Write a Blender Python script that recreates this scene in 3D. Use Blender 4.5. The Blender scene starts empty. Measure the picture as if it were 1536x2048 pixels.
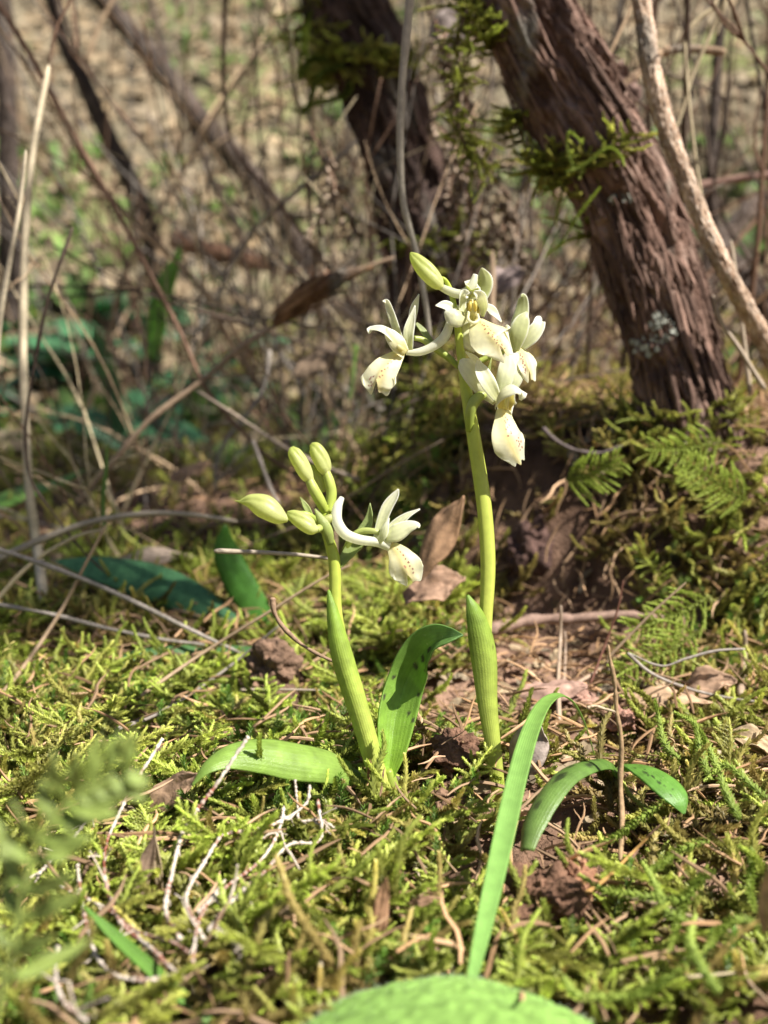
import bpy, math, random
import numpy as np
from mathutils import Vector

# ------------------------------------------------------------------ camera, world, sun, exposure
SC = bpy.context.scene
COL = SC.collection
FPX, CXP, CYP = 2330.0, 768.0, 1024.0          # focal length and centre in photo pixels
CAM = np.array([0.0, 0.0, 0.144]); PITCH = math.radians(10)
FW = np.array([0, math.cos(PITCH), -math.sin(PITCH)])
UP = np.array([0, math.sin(PITCH), math.cos(PITCH)])
RT = np.array([1.0, 0, 0])
cd = bpy.data.cameras.new('camera'); cam = bpy.data.objects.new('camera', cd); COL.objects.link(cam)
cam.location = CAM; cam.rotation_euler = (math.pi/2 - PITCH, 0, 0)
cd.sensor_fit = 'VERTICAL'; cd.sensor_height = 24; cd.sensor_width = 18; cd.lens = 24*FPX/2048
cd.clip_start = 0.01; cd.clip_end = 200
cd.dof.use_dof = True; cd.dof.focus_distance = 0.330; cd.dof.aperture_fstop = cd.lens/3.5
SC.camera = cam
SUN_EL, SUN_AZ = math.radians(51), math.radians(116)     # azimuth clockwise from +Y
w = bpy.data.worlds.new('World'); SC.world = w; w.use_nodes = True
nt = w.node_tree; sky = nt.nodes.new('ShaderNodeTexSky'); sky.sky_type = 'NISHITA'; sky.sun_disc = False
sky.sun_elevation = SUN_EL; sky.sun_rotation = SUN_AZ; sky.dust_density = 2.0; sky.ozone_density = 0.6
nt.links.new(sky.outputs[0], nt.nodes['Background'].inputs[0]); nt.nodes['Background'].inputs[1].default_value = 0.042
sd = bpy.data.lights.new('sun', 'SUN'); sun = bpy.data.objects.new('sun', sd); COL.objects.link(sun)
sd.energy = 5.0; sd.angle = math.radians(0.53); sd.color = (1.0, 0.955, 0.88)
sdir = Vector((math.sin(SUN_AZ)*math.cos(SUN_EL), math.cos(SUN_AZ)*math.cos(SUN_EL), math.sin(SUN_EL)))
sun.rotation_euler = sdir.to_track_quat('Z', 'Y').to_euler(); sun.location = (2, -1, 3)
SC.view_settings.view_transform = 'Standard'; SC.view_settings.look = 'None'
SC.view_settings.exposure = 1.0; SC.view_settings.gamma = 1.0
SC.render.engine = 'CYCLES'
SC.cycles.max_bounces = 6; SC.cycles.diffuse_bounces = 3; SC.cycles.glossy_bounces = 2
SC.cycles.transmission_bounces = 4; SC.cycles.caustics_reflective = False; SC.cycles.caustics_refractive = False
SC.cycles.use_denoising = True; SC.cycles.sample_clamp_indirect = 6

# ------------------------------------------------------------------ maths helpers
RNG = np.random.default_rng(7)
def P(px, py, d):
    return CAM + d*(FW + RT*(px-CXP)/FPX - UP*(py-CYP)/FPX)
def cvec(h):
    v = RT*h[0] + UP*h[1] - FW*h[2]
    return v/np.linalg.norm(v)
def _h(ix, iy, iz):
    n = (ix*374761393 + iy*668265263 + iz*2147483647 + 1013904223) & 0xffffffff
    n = ((n ^ (n >> 13))*1274126177) & 0xffffffff
    n = ((n ^ (n >> 15))*2246822519) & 0xffffffff
    return ((n ^ (n >> 16)) & 0xffff)/65535.0
def noise(p):
    p = np.asarray(p, float)
    i = np.floor(p).astype(np.int64); f = p - i; f = f*f*(3-2*f)
    r = 0
    for dx in (0, 1):
        wx = f[..., 0] if dx else 1-f[..., 0]
        for dy in (0, 1):
            wy = f[..., 1] if dy else 1-f[..., 1]
            for dz in (0, 1):
                wz = f[..., 2] if dz else 1-f[..., 2]
                r = r + wx*wy*wz*_h(i[..., 0]+dx, i[..., 1]+dy, i[..., 2]+dz)
    return r
def fbm(p, octv=4, g=0.5):
    s = a = 0; amp = 1
    for k in range(octv):
        s = s + amp*noise(np.asarray(p)*(2.03**k) + 17.3*k); a += amp; amp *= g
    return s/a
def n2(x, y, s, o=0.0, octv=3):
    return fbm(np.stack([x*s + o, y*s - o, np.zeros_like(x) + o*1.7], -1), octv)
def ss(a, b, x):
    t = np.clip((x-a)/(b-a), 0, 1); return t*t*(3-2*t)
def cr(pts, n):                                   # Catmull-Rom resampling
    p = np.asarray(pts, float)
    if p.ndim == 1: p = p[:, None]; flat = True
    else: flat = False
    m = len(p); q = np.vstack([2*p[0]-p[1], p, 2*p[-1]-p[-2]])
    t = np.linspace(0, m-1, n); i = np.minimum(t.astype(int), m-2); f = (t-i)[:, None]
    a, b, c, d = q[i], q[i+1], q[i+2], q[i+3]
    r = 0.5*((2*b)+(c-a)*f+(2*a-5*b+4*c-d)*f*f+(-a+3*b-3*c+d)*f**3)
    return r[:, 0] if flat else r
def norm(v): return v/np.maximum(np.linalg.norm(v, axis=-1, keepdims=True), 1e-12)
def frames(c):
    T = norm(np.gradient(c, axis=0)); N = np.zeros_like(T)
    a = np.array([0, 0, 1.0]) if abs(T[0][2]) < .9 else np.array([1.0, 0, 0])
    n = np.cross(T[0], a); n /= np.linalg.norm(n)
    for k in range(len(T)):
        n = n - T[k]*np.dot(n, T[k]); n /= np.linalg.norm(n); N[k] = n
    return T, N, np.cross(T, N)
def euler(M):                                     # N x 3 x 3 -> XYZ euler
    return np.stack([np.arctan2(M[:, 2, 1], M[:, 2, 2]), -np.arcsin(np.clip(M[:, 2, 0], -1, 1)), np.arctan2(M[:, 1, 0], M[:, 0, 0])], -1)

# ------------------------------------------------------------------ terrain function
def H(x, y):
    x = np.asarray(x, float); y = np.asarray(y, float)
    h = 0.010*(n2(x, y, 14, 3.1)-.5) + 0.012*(n2(x, y, 38, 9.2)-.5)
    r = np.sqrt(((x-.25)/.25)**2 + ((y-.66)/.20)**2) + .22*(n2(x, y, 11, 5)-.5)
    h = h + .083*ss(1.15, .83, r)
    h = h + .05*ss(.55, 1.4, y)*ss(-.15, .25, x)
    r2 = np.sqrt((x+.03)**2 + (y-.72)**2)
    h = h + .03*ss(.16, .04, r2)
    h = h - .012*np.exp(-(((x+.035)/.05)**2 + ((y-.40)/.04)**2))      # hollow behind the leaves
    t = np.maximum(y-1.45, 0)
    h = h + .56*t*t/(t+.35)*ss(9, 6, y) + (2.4*ss(6, 9, y)) + .10*(n2(x, y, 2.2, 2)-.5)*ss(1.3, 2.2, y)
    h = h + .02*(n2(x, y, 6, 8)-.5)*ss(.6, 1.1, y)
    return h
def G(px, py, lift=0.0):                          # where the ray through a photo pixel meets the ground
    d = np.geomspace(.12, 12, 3000); p = P(px, py, d[:, None])
    k = np.argmax(p[:, 2] < H(p[:, 0], p[:, 1]) + lift)
    return p[k]
def Gd(px, py, lift=0.0): return float(np.dot(G(px, py, lift)-CAM, FW))

def above(a, b, d, lift=.014): return min(d, Gd(a, b, lift)) if b > 1180 else d      # keeps a thing on top of the moss
# ------------------------------------------------------------------ materials
def _mix(nt, a, b, f, mode='MIX'):
    m = nt.nodes.new('ShaderNodeMix'); m.data_type = 'RGBA'; m.blend_type = mode
    for s, v in ((6, a), (7, b), (0, f)):
        if hasattr(v, 'is_linked'): nt.links.new(v, m.inputs[s])
        else: m.inputs[s].default_value = v
    return m.outputs[2]
def organic(name, rough=.6, transl=.0, nscale=300, namt=.35, bscale=900, bump=.3, bdist=.0004, veins=0, spec=.35, inst=None, second=None, stretch=None, vamt=1.0):
    m = bpy.data.materials.new(name); m.use_nodes = True; nt = m.node_tree; N = nt.nodes; L = nt.links
    N.clear(); out = N.new('ShaderNodeOutputMaterial'); pb = N.new('ShaderNodeBsdfPrincipled')
    at = N.new('ShaderNodeAttribute'); at.attribute_name = 'col'; c = at.outputs['Color']
    tc = N.new('ShaderNodeTexCoord'); vec = tc.outputs['Object']
    if stretch:
        mp = N.new('ShaderNodeMapping'); L.new(vec, mp.inputs[0]); mp.inputs['Scale'].default_value = stretch; vec = mp.outputs[0]
    nz = N.new('ShaderNodeTexNoise'); L.new(vec, nz.inputs['Vector']); nz.inputs['Scale'].default_value = nscale; nz.inputs['Detail'].default_value = 5
    mr = N.new('ShaderNodeMapRange'); L.new(nz.outputs[0], mr.inputs[0])
    mr.inputs[1].default_value = .28; mr.inputs[2].default_value = .72; mr.inputs[3].default_value = 1-namt; mr.inputs[4].default_value = 1+namt
    if inst:                                       # per-instance tint and value
        ai = N.new('ShaderNodeAttribute'); ai.attribute_type = 'INSTANCER'; ai.attribute_name = 'tint'
        av = N.new('ShaderNodeAttribute'); av.attribute_type = 'INSTANCER'; av.attribute_name = 'val'
        br = _mix(nt, c, inst, 1.0, 'MULTIPLY')
        c = _mix(nt, c, br, ai.outputs['Fac'])
        vm = N.new('ShaderNodeCombineColor')
        for k in range(3): L.new(av.outputs['Fac'], vm.inputs[k])
        c = _mix(nt, c, vm.outputs[0], 1.0, 'MULTIPLY')
    if second:                                     # blotches of a second colour
        n3 = N.new('ShaderNodeTexNoise'); L.new(vec, n3.inputs['Vector']); n3.inputs['Scale'].default_value = second[1]; n3.inputs['Detail'].default_value = 6
        r3 = N.new('ShaderNodeMapRange'); L.new(n3.outputs[0], r3.inputs[0]); r3.inputs[1].default_value = second[2]; r3.inputs[2].default_value = second[2]+.12
        c = _mix(nt, c, second[0]+(1,), r3.outputs[0])
    cc = N.new('ShaderNodeCombineColor')
    for k in range(3): L.new(mr.outputs[0], cc.inputs[k])
    c = _mix(nt, c, cc.outputs[0], 1.0, 'MULTIPLY')
    L.new(c, pb.inputs['Base Color']); pb.inputs['Roughness'].default_value = rough; pb.inputs['Specular IOR Level'].default_value = spec
    hsrc = None
    if bump:
        nb = N.new('ShaderNodeTexNoise'); L.new(vec, nb.inputs['Vector']); nb.inputs['Scale'].default_value = bscale; nb.inputs['Detail'].default_value = 4
        hsrc = nb.outputs[0]
        if veins:
            av = N.new('ShaderNodeAttribute'); av.attribute_name = 'uvp'; sp = N.new('ShaderNodeSeparateXYZ'); L.new(av.outputs['Vector'], sp.inputs[0])
            m1 = N.new('ShaderNodeMath'); m1.operation = 'MULTIPLY'; L.new(sp.outputs[0], m1.inputs[0]); m1.inputs[1].default_value = veins
            m2 = N.new('ShaderNodeMath'); m2.operation = 'SINE'; L.new(m1.outputs[0], m2.inputs[0])
            m3 = N.new('ShaderNodeMath'); m3.operation = 'MULTIPLY_ADD'; L.new(m2.outputs[0], m3.inputs[0]); m3.inputs[1].default_value = .55*vamt; L.new(hsrc, m3.inputs[2])
            hsrc = m3.outputs[0]
            m4 = N.new('ShaderNodeMapRange'); L.new(m2.outputs[0], m4.inputs[0]); m4.inputs[1].default_value = -1; m4.inputs[3].default_value = 1-.12*vamt; m4.inputs[4].default_value = 1+.06*vamt
            c2 = N.new('ShaderNodeCombineColor')
            for k in range(3): L.new(m4.outputs[0], c2.inputs[k])
            c = _mix(nt, c, c2.outputs[0], 1.0, 'MULTIPLY'); L.new(c, pb.inputs['Base Color'])
        bp = N.new('ShaderNodeBump'); bp.inputs['Strength'].default_value = bump; bp.inputs['Distance'].default_value = bdist
        L.new(hsrc, bp.inputs['Height']); L.new(bp.outputs[0], pb.inputs['Normal'])
    sh = pb.outputs[0]
    if transl:
        tr = N.new('ShaderNodeBsdfTranslucent'); L.new(c, tr.inputs[0]); mx = N.new('ShaderNodeMixShader'); mx.inputs[0].default_value = transl
        L.new(sh, mx.inputs[1]); L.new(tr.outputs[0], mx.inputs[2]); sh = mx.outputs[0]
    L.new(sh, out.inputs[0])
    return m
M = dict(
    petal=organic('petal', .40, .52, 700, .06, 900, .25, .0003, veins=11, spec=.4, vamt=.35),
    leaf=organic('orchid_leaf', .36, .40, 260, .22, 2600, .5, .0003, veins=30, spec=.55, vamt=.24, second=((.46, .54, .26), 1500, .66)),
    stem=organic('green_stem', .38, .22, 400, .10, 2500, .25, .0002, spec=.45),
    grass=organic('grass_blade', .42, .32, 300, .12, 2500, .3, .0002, veins=26, spec=.4),
    moss=organic('moss', .5, .36, 900, .22, 0, 0, inst=(1.25, .85, 1.5, 1), spec=.45),
    bark=organic('bark', .88, 0, 160, .38, 700, .9, .0012, second=((.20, .18, .15), 45, .60), spec=.15, stretch=(1, 1, .35)),
    farbark=organic('far_bark', .9, 0, 60, .4, 260, .6, .002, spec=.15),
    twig=organic('dry_twig', .75, 0, 600, .35, 1500, .5, .0003, spec=.25),
    straw=organic('dry_straw', .55, .15, 500, .18, 2200, .3, .0002, veins=18, spec=.35),
    soil=organic('soil', .95, 0, 260, .35, 900, .9, .0012, spec=.1),
    ground=organic('ground_soil', .95, 0, 120, .4, 700, .9, .002, spec=.1),
    litter=organic('dead_leaf', .75, .18, 350, .3, 1200, .5, .0004, veins=8, spec=.2, inst=None),
    flake=organic('litter_flake', .8, .15, 200, .3, 0, 0, inst=(1.0, .88, .72, 1), spec=.15),
    cover=organic('ground_cover', .5, .3, 100, .2, 0, 0, inst=(.6, .75, .9, 1), spec=.3),
    lichen=organic('lichen', .9, 0, 700, .3, 1500, .6, .0006, spec=.1),
)

# ------------------------------------------------------------------ object helpers
def tag(o, label, cat, group=None, kind=None):
    if label: o['label'] = label
    if cat: o['category'] = cat
    if group: o['group'] = group
    if kind: o['kind'] = kind
    return o
def thing(name, loc, label, cat, group=None):
    o = bpy.data.objects.new(name, None); COL.objects.link(o); o.location = loc; o.empty_display_size = .01
    return tag(o, label, cat, group)
def wloc(o):
    p = np.zeros(3)
    while o is not None: p = p + np.array(o.location); o = o.parent
    return p
def mesh(name, V, F, mat, parent=None, col=(.5, .5, .5), uv=None, smooth=True, origin=None, thick=0):
    V = np.asarray(V, float)
    if parent is not None: o0 = wloc(parent) if origin is None else np.asarray(origin); base = o0 - wloc(parent)
    else: o0 = V[np.argmin(V[:, 2])].copy() if origin is None else np.asarray(origin, float); base = o0
    me = bpy.data.meshes.new(name); me.from_pydata((V-o0).tolist(), [], F if isinstance(F, list) else F.tolist()); me.update()
    C = np.ones((len(V), 4)); C[:, :3] = col
    a = me.attributes.new('col', 'FLOAT_COLOR', 'POINT'); a.data.foreach_set('color', C.ravel())
    if uv is not None:
        U = np.zeros((len(V), 3)); U[:, :2] = uv
        a = me.attributes.new('uvp', 'FLOAT_VECTOR', 'POINT'); a.data.foreach_set('vector', U.ravel())
    if smooth: me.polygons.foreach_set('use_smooth', np.ones(len(me.polygons), bool))
    me.materials.append(mat)
    o = bpy.data.objects.new(name, me); COL.objects.link(o); o.parent = parent; o.location = base
    if thick:
        md = o.modifiers.new('thickness', 'SOLIDIFY'); md.thickness = thick; md.offset = 0
    return o
def grid_faces(nu, nv, wrap=False):
    i, j = np.meshgrid(np.arange(nu-1), np.arange(nv if wrap else nv-1), indexing='ij')
    a = i*nv + j; b = i*nv + (j+1) % nv
    return np.stack([a, b, b+nv, a+nv], -1).reshape(-1, 4)
def tube_geo(c, r, sides=8, ridge=0, nridge=3, phase=0):
    c = np.asarray(c); r = np.asarray(r); T, N, B = frames(c)
    th = np.linspace(0, 2*np.pi, sides, endpoint=False) + phase
    sp_ = np.linspace(0, 1.1, len(r))[:, None] if nridge == 3 else 0
    rr = r[:, None]*(1 + ridge*(np.cos(nridge*(th[None]+sp_)) if nridge != 3 else 1.6*np.sqrt(np.abs(np.sin(1.5*(th[None]+sp_))))-1.2))
    V = c[:, None]+rr[..., None]*(np.cos(th)[None, :, None]*N[:, None]+np.sin(th)[None, :, None]*B[:, None])
    n = len(c); V = V.reshape(-1, 3)
    F = grid_faces(n, sides, True).tolist()
    V = np.vstack([V, c[0], c[-1]])
    for j in range(sides):
        F.append([n*sides, (j+1) % sides, j]); F.append([n*sides+1, (n-1)*sides+j, (n-1)*sides+(j+1) % sides])
    uv = np.zeros((len(V), 2)); uv[:n*sides, 0] = np.tile(np.arange(sides)/sides*2-1, n); uv[:n*sides, 1] = np.repeat(np.linspace(0, 1, n), sides)
    uv[-1, 1] = 1
    return V, F, uv
def lerp(a, b, t): return np.asarray(a)[None]*(1-t[:, None])+np.asarray(b)[None]*t[:, None]
def W3(lst, d0):                                   # [(px,py,offset_mm)] -> world points
    return np.array([P(p[0], p[1], d0 + (p[2] if len(p) > 2 else 0)*1e-3) for p in lst])
def pxw(w_, d): return w_*d/FPX
def tube(name, pts, radii, mat, parent=None, c0=(.3, .4, .06), c1=None, n=None, sides=10, ridge=0, nridge=3, jit=0, world=False, d0=None, seed=0, **kw):
    """pts [(px,py,mm)], radii in px at depth d0 (or world metres)"""
    n = n or max(12, 6*len(pts))
    p = np.asarray(pts, float) if world else W3(pts, d0)
    c = cr(p, n); r = np.maximum(cr(radii, n), 1e-5)
    if not world: r = r*d0/FPX
    if jit:
        g = np.random.default_rng(seed+11); c = c + g.normal(0, jit, c.shape)*r.mean()
        r = r*(1+g.normal(0, jit*.8, n))
    V, F, uv = tube_geo(c, r, sides, ridge, nridge)
    col = lerp(c0, c1 if c1 is not None else c0, uv[:, 1])
    if 'colfn' in kw: col = kw.pop('colfn')(uv, col)
    return mesh(name, V, F, mat, parent, col, uv, **kw)
def blade(name, mid, widths, hint, mat, parent=None, c0=(.2, .3, .05), c1=None, d0=None, cup=.15, nu=26, nv=11, wave=0, fold=0, twist=0,
          thick=.0003, world=False, lobes=None, spots=(), stripe=None, edge=None, seed=0, ret=False, wpow=1, **kw):
    p = np.asarray(mid, float) if world else W3(mid, d0)
    c = cr(p, nu); wd = np.maximum(cr(widths, nu), 0)
    if nu >= 30: tj = np.linspace(0, 1, nu); wd = wd*(1+.07*(fbm(np.stack([tj*11, tj*0+seed+len(widths), tj*0], -1), 3)-.5))
    if not world: wd = wd*np.array([np.dot(q-CAM, FW) for q in c])/FPX
    T = norm(np.gradient(c, axis=0)); hv = np.asarray(hint, float)
    hv = np.array([cvec(h) for h in cr(hv, nu)]) if hv.ndim == 2 else np.tile(cvec(hv), (nu, 1))
    Nn = norm(hv - T*np.sum(hv*T, 1)[:, None]); S = np.cross(T, Nn)
    if twist:
        a = np.linspace(0, twist, nu)[:, None]; S, Nn = S*np.cos(a)+Nn*np.sin(a), Nn*np.cos(a)-S*np.sin(a)
    v = np.linspace(-1, 1, nv); u = np.linspace(0, 1, nu)
    g = np.random.default_rng(seed+5); ph = g.uniform(0, 6.28, 4)
    off = cup*(v[None]**2)*wd[:, None] + fold*np.abs(v)[None]*wd[:, None]*.5
    off = off + wave*wd[:, None]*(np.abs(v)[None]**1.5)*np.sin(u[:, None]*9+ph[0]+v[None]*2)
    V = c[:, None]+S[:, None]*(wd[:, None]*.5*v[None])[..., None]+Nn[:, None]*off[..., None]
    if lobes is not None:                          # stretch or shorten the end as a function of v
        ln = np.linalg.norm(np.diff(c, axis=0), axis=1).sum()
        V = V + T[-1][None, None]*(lobes(v)[None]*(u[:, None]**4)*ln)[..., None]
    V = V.reshape(-1, 3); uu = np.repeat(u, nv); vv = np.tile(v, nu); uv = np.stack([vv, uu], -1)
    col = lerp(c0, c1 if c1 is not None else c0, uu)
    if edge is not None: col = col*(1-ss(.75, 1, np.abs(vv)))[:, None]+np.asarray(edge)[None]*ss(.75, 1, np.abs(vv))[:, None]
    if stripe is not None:
        k = np.exp(-(vv/stripe[1])**2)*stripe[2]; col = col*(1-k[:, None])+np.asarray(stripe[0])[None]*k[:, None]
    for (su, sv, ru, rv, sc) in spots:
        dd = ((uu-su)/ru)**2+((vv-sv)/rv)**2 + 1.5*(fbm(np.stack([uu*45, vv*9, uu*0+su*50], -1), 2)-.5)
        k = ss(1.25, .55, dd)*.85; col = col*(1-k[:, None])+np.asarray(sc)[None]*k[:, None]
    if ret: return V, grid_faces(nu, nv), uv, col
    return mesh(name, V, grid_faces(nu, nv), mat, parent, col, uv, thick=thick, **kw)

# ------------------------------------------------------------------ instanced stuff (geometry nodes)
def instancer(name, protos, pts, rots, scl, idx, tint, val, parent=None, label=None, cat=None):
    me = bpy.data.meshes.new(name); base = wloc(parent) if parent is not None else np.zeros(3)
    me.from_pydata((np.asarray(pts)-base).tolist(), [], [])
    for nm, ty, key, dat in (('rot', 'FLOAT_VECTOR', 'vector', rots), ('scl', 'FLOAT', 'value', scl), ('idx', 'INT', 'value', idx), ('tint', 'FLOAT', 'value', tint), ('val', 'FLOAT', 'value', val)):
        a = me.attributes.new(nm, ty, 'POINT'); a.data.foreach_set(key, np.asarray(dat, np.int32 if ty == 'INT' else np.float32).ravel())
    o = bpy.data.objects.new(name, me); COL.objects.link(o); o.parent = parent
    ng = bpy.data.node_groups.new(name, 'GeometryNodeTree')
    ng.interface.new_socket('Geometry', in_out='INPUT', socket_type='NodeSocketGeometry'); ng.interface.new_socket('Geometry', in_out='OUTPUT', socket_type='NodeSocketGeometry')
    N = ng.nodes; L = ng.links; gi = N.new('NodeGroupInput'); go = N.new('NodeGroupOutput')
    ci = N.new('GeometryNodeCollectionInfo'); ci.inputs[0].default_value = protos; ci.inputs[1].default_value = True; ci.inputs[2].default_value = True
    ip = N.new('GeometryNodeInstanceOnPoints'); L.new(gi.outputs[0], ip.inputs['Points']); L.new(ci.outputs[0], ip.inputs['Instance'])
    ip.inputs['Pick Instance'].default_value = True
    for nm, ty, sock in (('rot', 'FLOAT_VECTOR', 'Rotation'), ('scl', 'FLOAT', 'Scale'), ('idx', 'INT', 'Instance Index')):
        na = N.new('GeometryNodeInputNamedAttribute'); na.data_type = ty; na.inputs[0].default_value = nm
        L.new([s for s in na.outputs if s.enabled][0], ip.inputs[sock])
    L.new(ip.outputs[0], go.inputs[0])
    md = o.modifiers.new('scatter', 'NODES'); md.node_group = ng
    return tag(o, label, cat, None, 'stuff')
def proto_coll(name, geos, mat):
    c = bpy.data.collections.new(name)
    for k, (V, F, col) in enumerate(geos):
        me = bpy.data.meshes.new('%s_%02d' % (name, k)); me.from_pydata(np.asarray(V).tolist(), [], F if isinstance(F, list) else np.asarray(F).tolist())
        C = np.ones((len(V), 4)); C[:, :3] = col
        a = me.attributes.new('col', 'FLOAT_COLOR', 'POINT'); a.data.foreach_set('color', C.ravel())
        me.materials.append(mat); c.objects.link(bpy.data.objects.new('%s_%02d' % (name, k), me))
    return c
def moss_leaves(c, r, L, Wd, ds, g, ang=.6, colb=(.17, .17, .035), colt=(.52, .62, .12)):
    """tiny overlapping leaves spiralling round a shoot"""
    ln = np.linalg.norm(np.diff(c, axis=0), axis=1).sum(); n = max(6, int(ln/ds))
    cc = cr(c, n); T, N, B = frames(cc); t = np.linspace(0, 1, n)
    th = np.arange(n)*2.4 + g.uniform(0, 6); rad = N*np.cos(th)[:, None]+B*np.sin(th)[:, None]
    sz = (1-.55*t**4)*(.75+.25*np.minimum(t*6, 1))*g.uniform(.8, 1.2, n); a = ang*g.uniform(.6, 1.5, n)*(1-.5*t**3)
    D = T*np.cos(a)[:, None]+rad*np.sin(a)[:, None]; S = np.cross(D, rad); up = np.cross(S, D)
    b = cc + rad*r*.25; l = (L*sz)[:, None]; w_ = (Wd*sz)[:, None]*.5
    v0 = b; v1 = b+D*l*.42+S*w_-up*w_*.5; v2 = b+D*l*.42-S*w_-up*w_*.5; v3 = b+D*l
    V = np.stack([v0, v1, v3, v2], 1).reshape(-1, 3); k = np.arange(n)*4
    F = np.concatenate([np.stack([k, k+1, k+2], -1), np.stack([k, k+2, k+3], -1)])
    tt = np.repeat(t**1.3, 4); col = lerp(colb, colt, np.clip(tt*1.0+g.normal(0, .06, len(tt)), 0, 1))
    col = col*np.tile([.8, 1, 1.25, 1], n)[:, None]
    return V, F, col
def join(gs):
    V, F, C, o = [], [], [], 0
    for v, f, c in gs:
        V.append(v); F.append(np.asarray(f)+o); C.append(c); o += len(v)
    return np.vstack(V), np.vstack(F), np.vstack(C)
def shoot_line(g, L, n=7, bend=.6, rise=.5):
    c = [np.zeros(3)]; az = 0; el = g.uniform(-.1, .3)
    for k in range(n):
        az += g.normal(0, bend/n*2); el += g.normal(rise/n, .5/n)
        c.append(c[-1]+L/n*np.array([math.cos(az)*math.cos(el), math.sin(az)*math.cos(el), math.sin(el)]))
    return np.array(c)
def make_moss(seed, n, kind):
    out = []
    for k in range(n):
        g = np.random.default_rng(seed+k)
        if kind == 'worm':                         # single wormlike shoot, sometimes forked
            gs = []; c = shoot_line(g, g.uniform(.012, .030), n=9, bend=1.9, rise=g.uniform(-1.0, .9)); gs.append(moss_leaves(c, .0009, .0019, .0013, .00013, g))
            for q in range(g.integers(0, 3)):
                i = g.integers(2, 6); d = shoot_line(g, g.uniform(.004, .009)); a = g.choice([-1, 1])*g.uniform(.5, 1)
                R = np.array([[math.cos(a), -math.sin(a), 0], [math.sin(a), math.cos(a), 0], [0, 0, 1]])
                gs.append(moss_leaves(c[i]+d@R.T, .0008, .0017, .0011, .00014, g))
            out.append(join(gs))
        elif kind == 'feather':                    # pinnate frond
            c = shoot_line(g, g.uniform(.024, .036), n=10, bend=.5, rise=g.uniform(-.4, .5)); gs = [moss_leaves(c, .0009, .0019, .0012, .00016, g)]
            cc = cr(c, 15)
            for i in range(2, 14):
                for s in (-1, 1):
                    if g.random() < .25: continue
                    T = norm(cc[i]-cc[i-1]); L = .010*math.sin(min(1, (i+3)/15)*2.6)*g.uniform(.6, 1.1)
                    d = shoot_line(g, max(L, .002), n=5, bend=.4, rise=g.uniform(-.3, .3)); a = math.atan2(T[1], T[0])+s*g.uniform(.75, 1.15)
                    R = np.array([[math.cos(a), -math.sin(a), 0], [math.sin(a), math.cos(a), 0], [0, 0, 1]])
                    gs.append(moss_leaves(cc[i]+d@R.T, .0006, .0014, .0009, .00016, g, colb=(.18, .20, .035)))
            out.append(join(gs))
        elif kind == 'leafy':                      # upright shoot with spreading leaves
            c = shoot_line(g, g.uniform(.007, .014), rise=.4); out.append(moss_leaves(c, .0007, .0026, .0009, .00017, g, ang=.95, colb=(.05, .09, .015), colt=(.20, .36, .05)))
        elif kind == 'far':
            c = shoot_line(g, g.uniform(.014, .026), rise=.4); out.append(moss_leaves(c, .001, .0034, .0018, .0004, g, ang=.8))
    return out
C_WORM = proto_coll('moss_worm', make_moss(100, 14, 'worm'), M['moss'])
C_FEATH = proto_coll('moss_feather', make_moss(200, 8, 'feather'), M['moss'])
C_LEAFY = proto_coll('moss_leafy', make_moss(300, 7, 'leafy'), M['moss'])
C_FAR = proto_coll('moss_far', make_moss(400, 8, 'far'), M['moss'])
def orient(nrm, yaw, pitch):
    """local x runs along the surface at the given yaw and lifts by pitch; local z is the surface normal"""
    n = norm(nrm); a = np.tile([1.0, 0, 0], (len(n), 1)); a = norm(a-n*np.sum(a*n, 1)[:, None]); b = np.cross(n, a)
    x = a*np.cos(yaw)[:, None]+b*np.sin(yaw)[:, None]; y = np.cross(n, x)
    x2 = x*np.cos(pitch)[:, None]+n*np.sin(pitch)[:, None]; z2 = np.cross(x2, y)
    return euler(np.stack([x2, y, z2], -1))
def ground_normal(x, y, e=.004):
    return norm(np.stack([-(H(x+e, y)-H(x-e, y))/(2*e), -(H(x, y+e)-H(x, y-e))/(2*e), np.ones_like(x)], -1))

# ------------------------------------------------------------------ ground sheet
def build_ground():
    an = np.concatenate([np.linspace(-180, -34, 30)[:-1], np.linspace(-34, 34, 430), np.linspace(34, 180, 30)[1:-1]])*math.pi/180
    rr = np.concatenate([np.geomspace(.02, .17, 12)[:-1], np.geomspace(.17, .75, 330)[:-1], np.geomspace(.75, 5, 170)[:-1], np.geomspace(5, 120, 30)])
    A, R = np.meshgrid(an, rr); x = R*np.sin(A); y = R*np.cos(A); z = H(x, y)
    nearw = ss(1.2, .5, R)
    z = z + nearw*(.0050*(n2(x, y, 120, 4, 4)-.5) + .0035*np.abs(n2(x, y, 260, 7, 3)-.5))
    V = np.stack([x, y, z], -1).reshape(-1, 3); F = grid_faces(len(rr), len(an), True)
    k = n2(x, y, 22, 12).ravel(); far = ss(.8, 1.7, R).ravel()
    near_c = lerp((.10, .058, .038), (.31, .195, .135), ss(.35, .65, k)); far_c = lerp((.16, .135, .09), (.29, .24, .16), ss(.3, .7, n2(x, y, 9, 3).ravel()))
    gr = (ss(.54, .66, n2(x, y, 3.1, 21).ravel())*far)[:, None]
    col = near_c*(1-far[:, None])+far_c*far[:, None]; col = col*(1-gr*.6)+np.array([[.17, .22, .06]])*gr*.6
    tag(mesh('ground', V, F, M['ground'], col=col, origin=(0, 0, 0)), None, None, None, 'structure')
build_ground()

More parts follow.
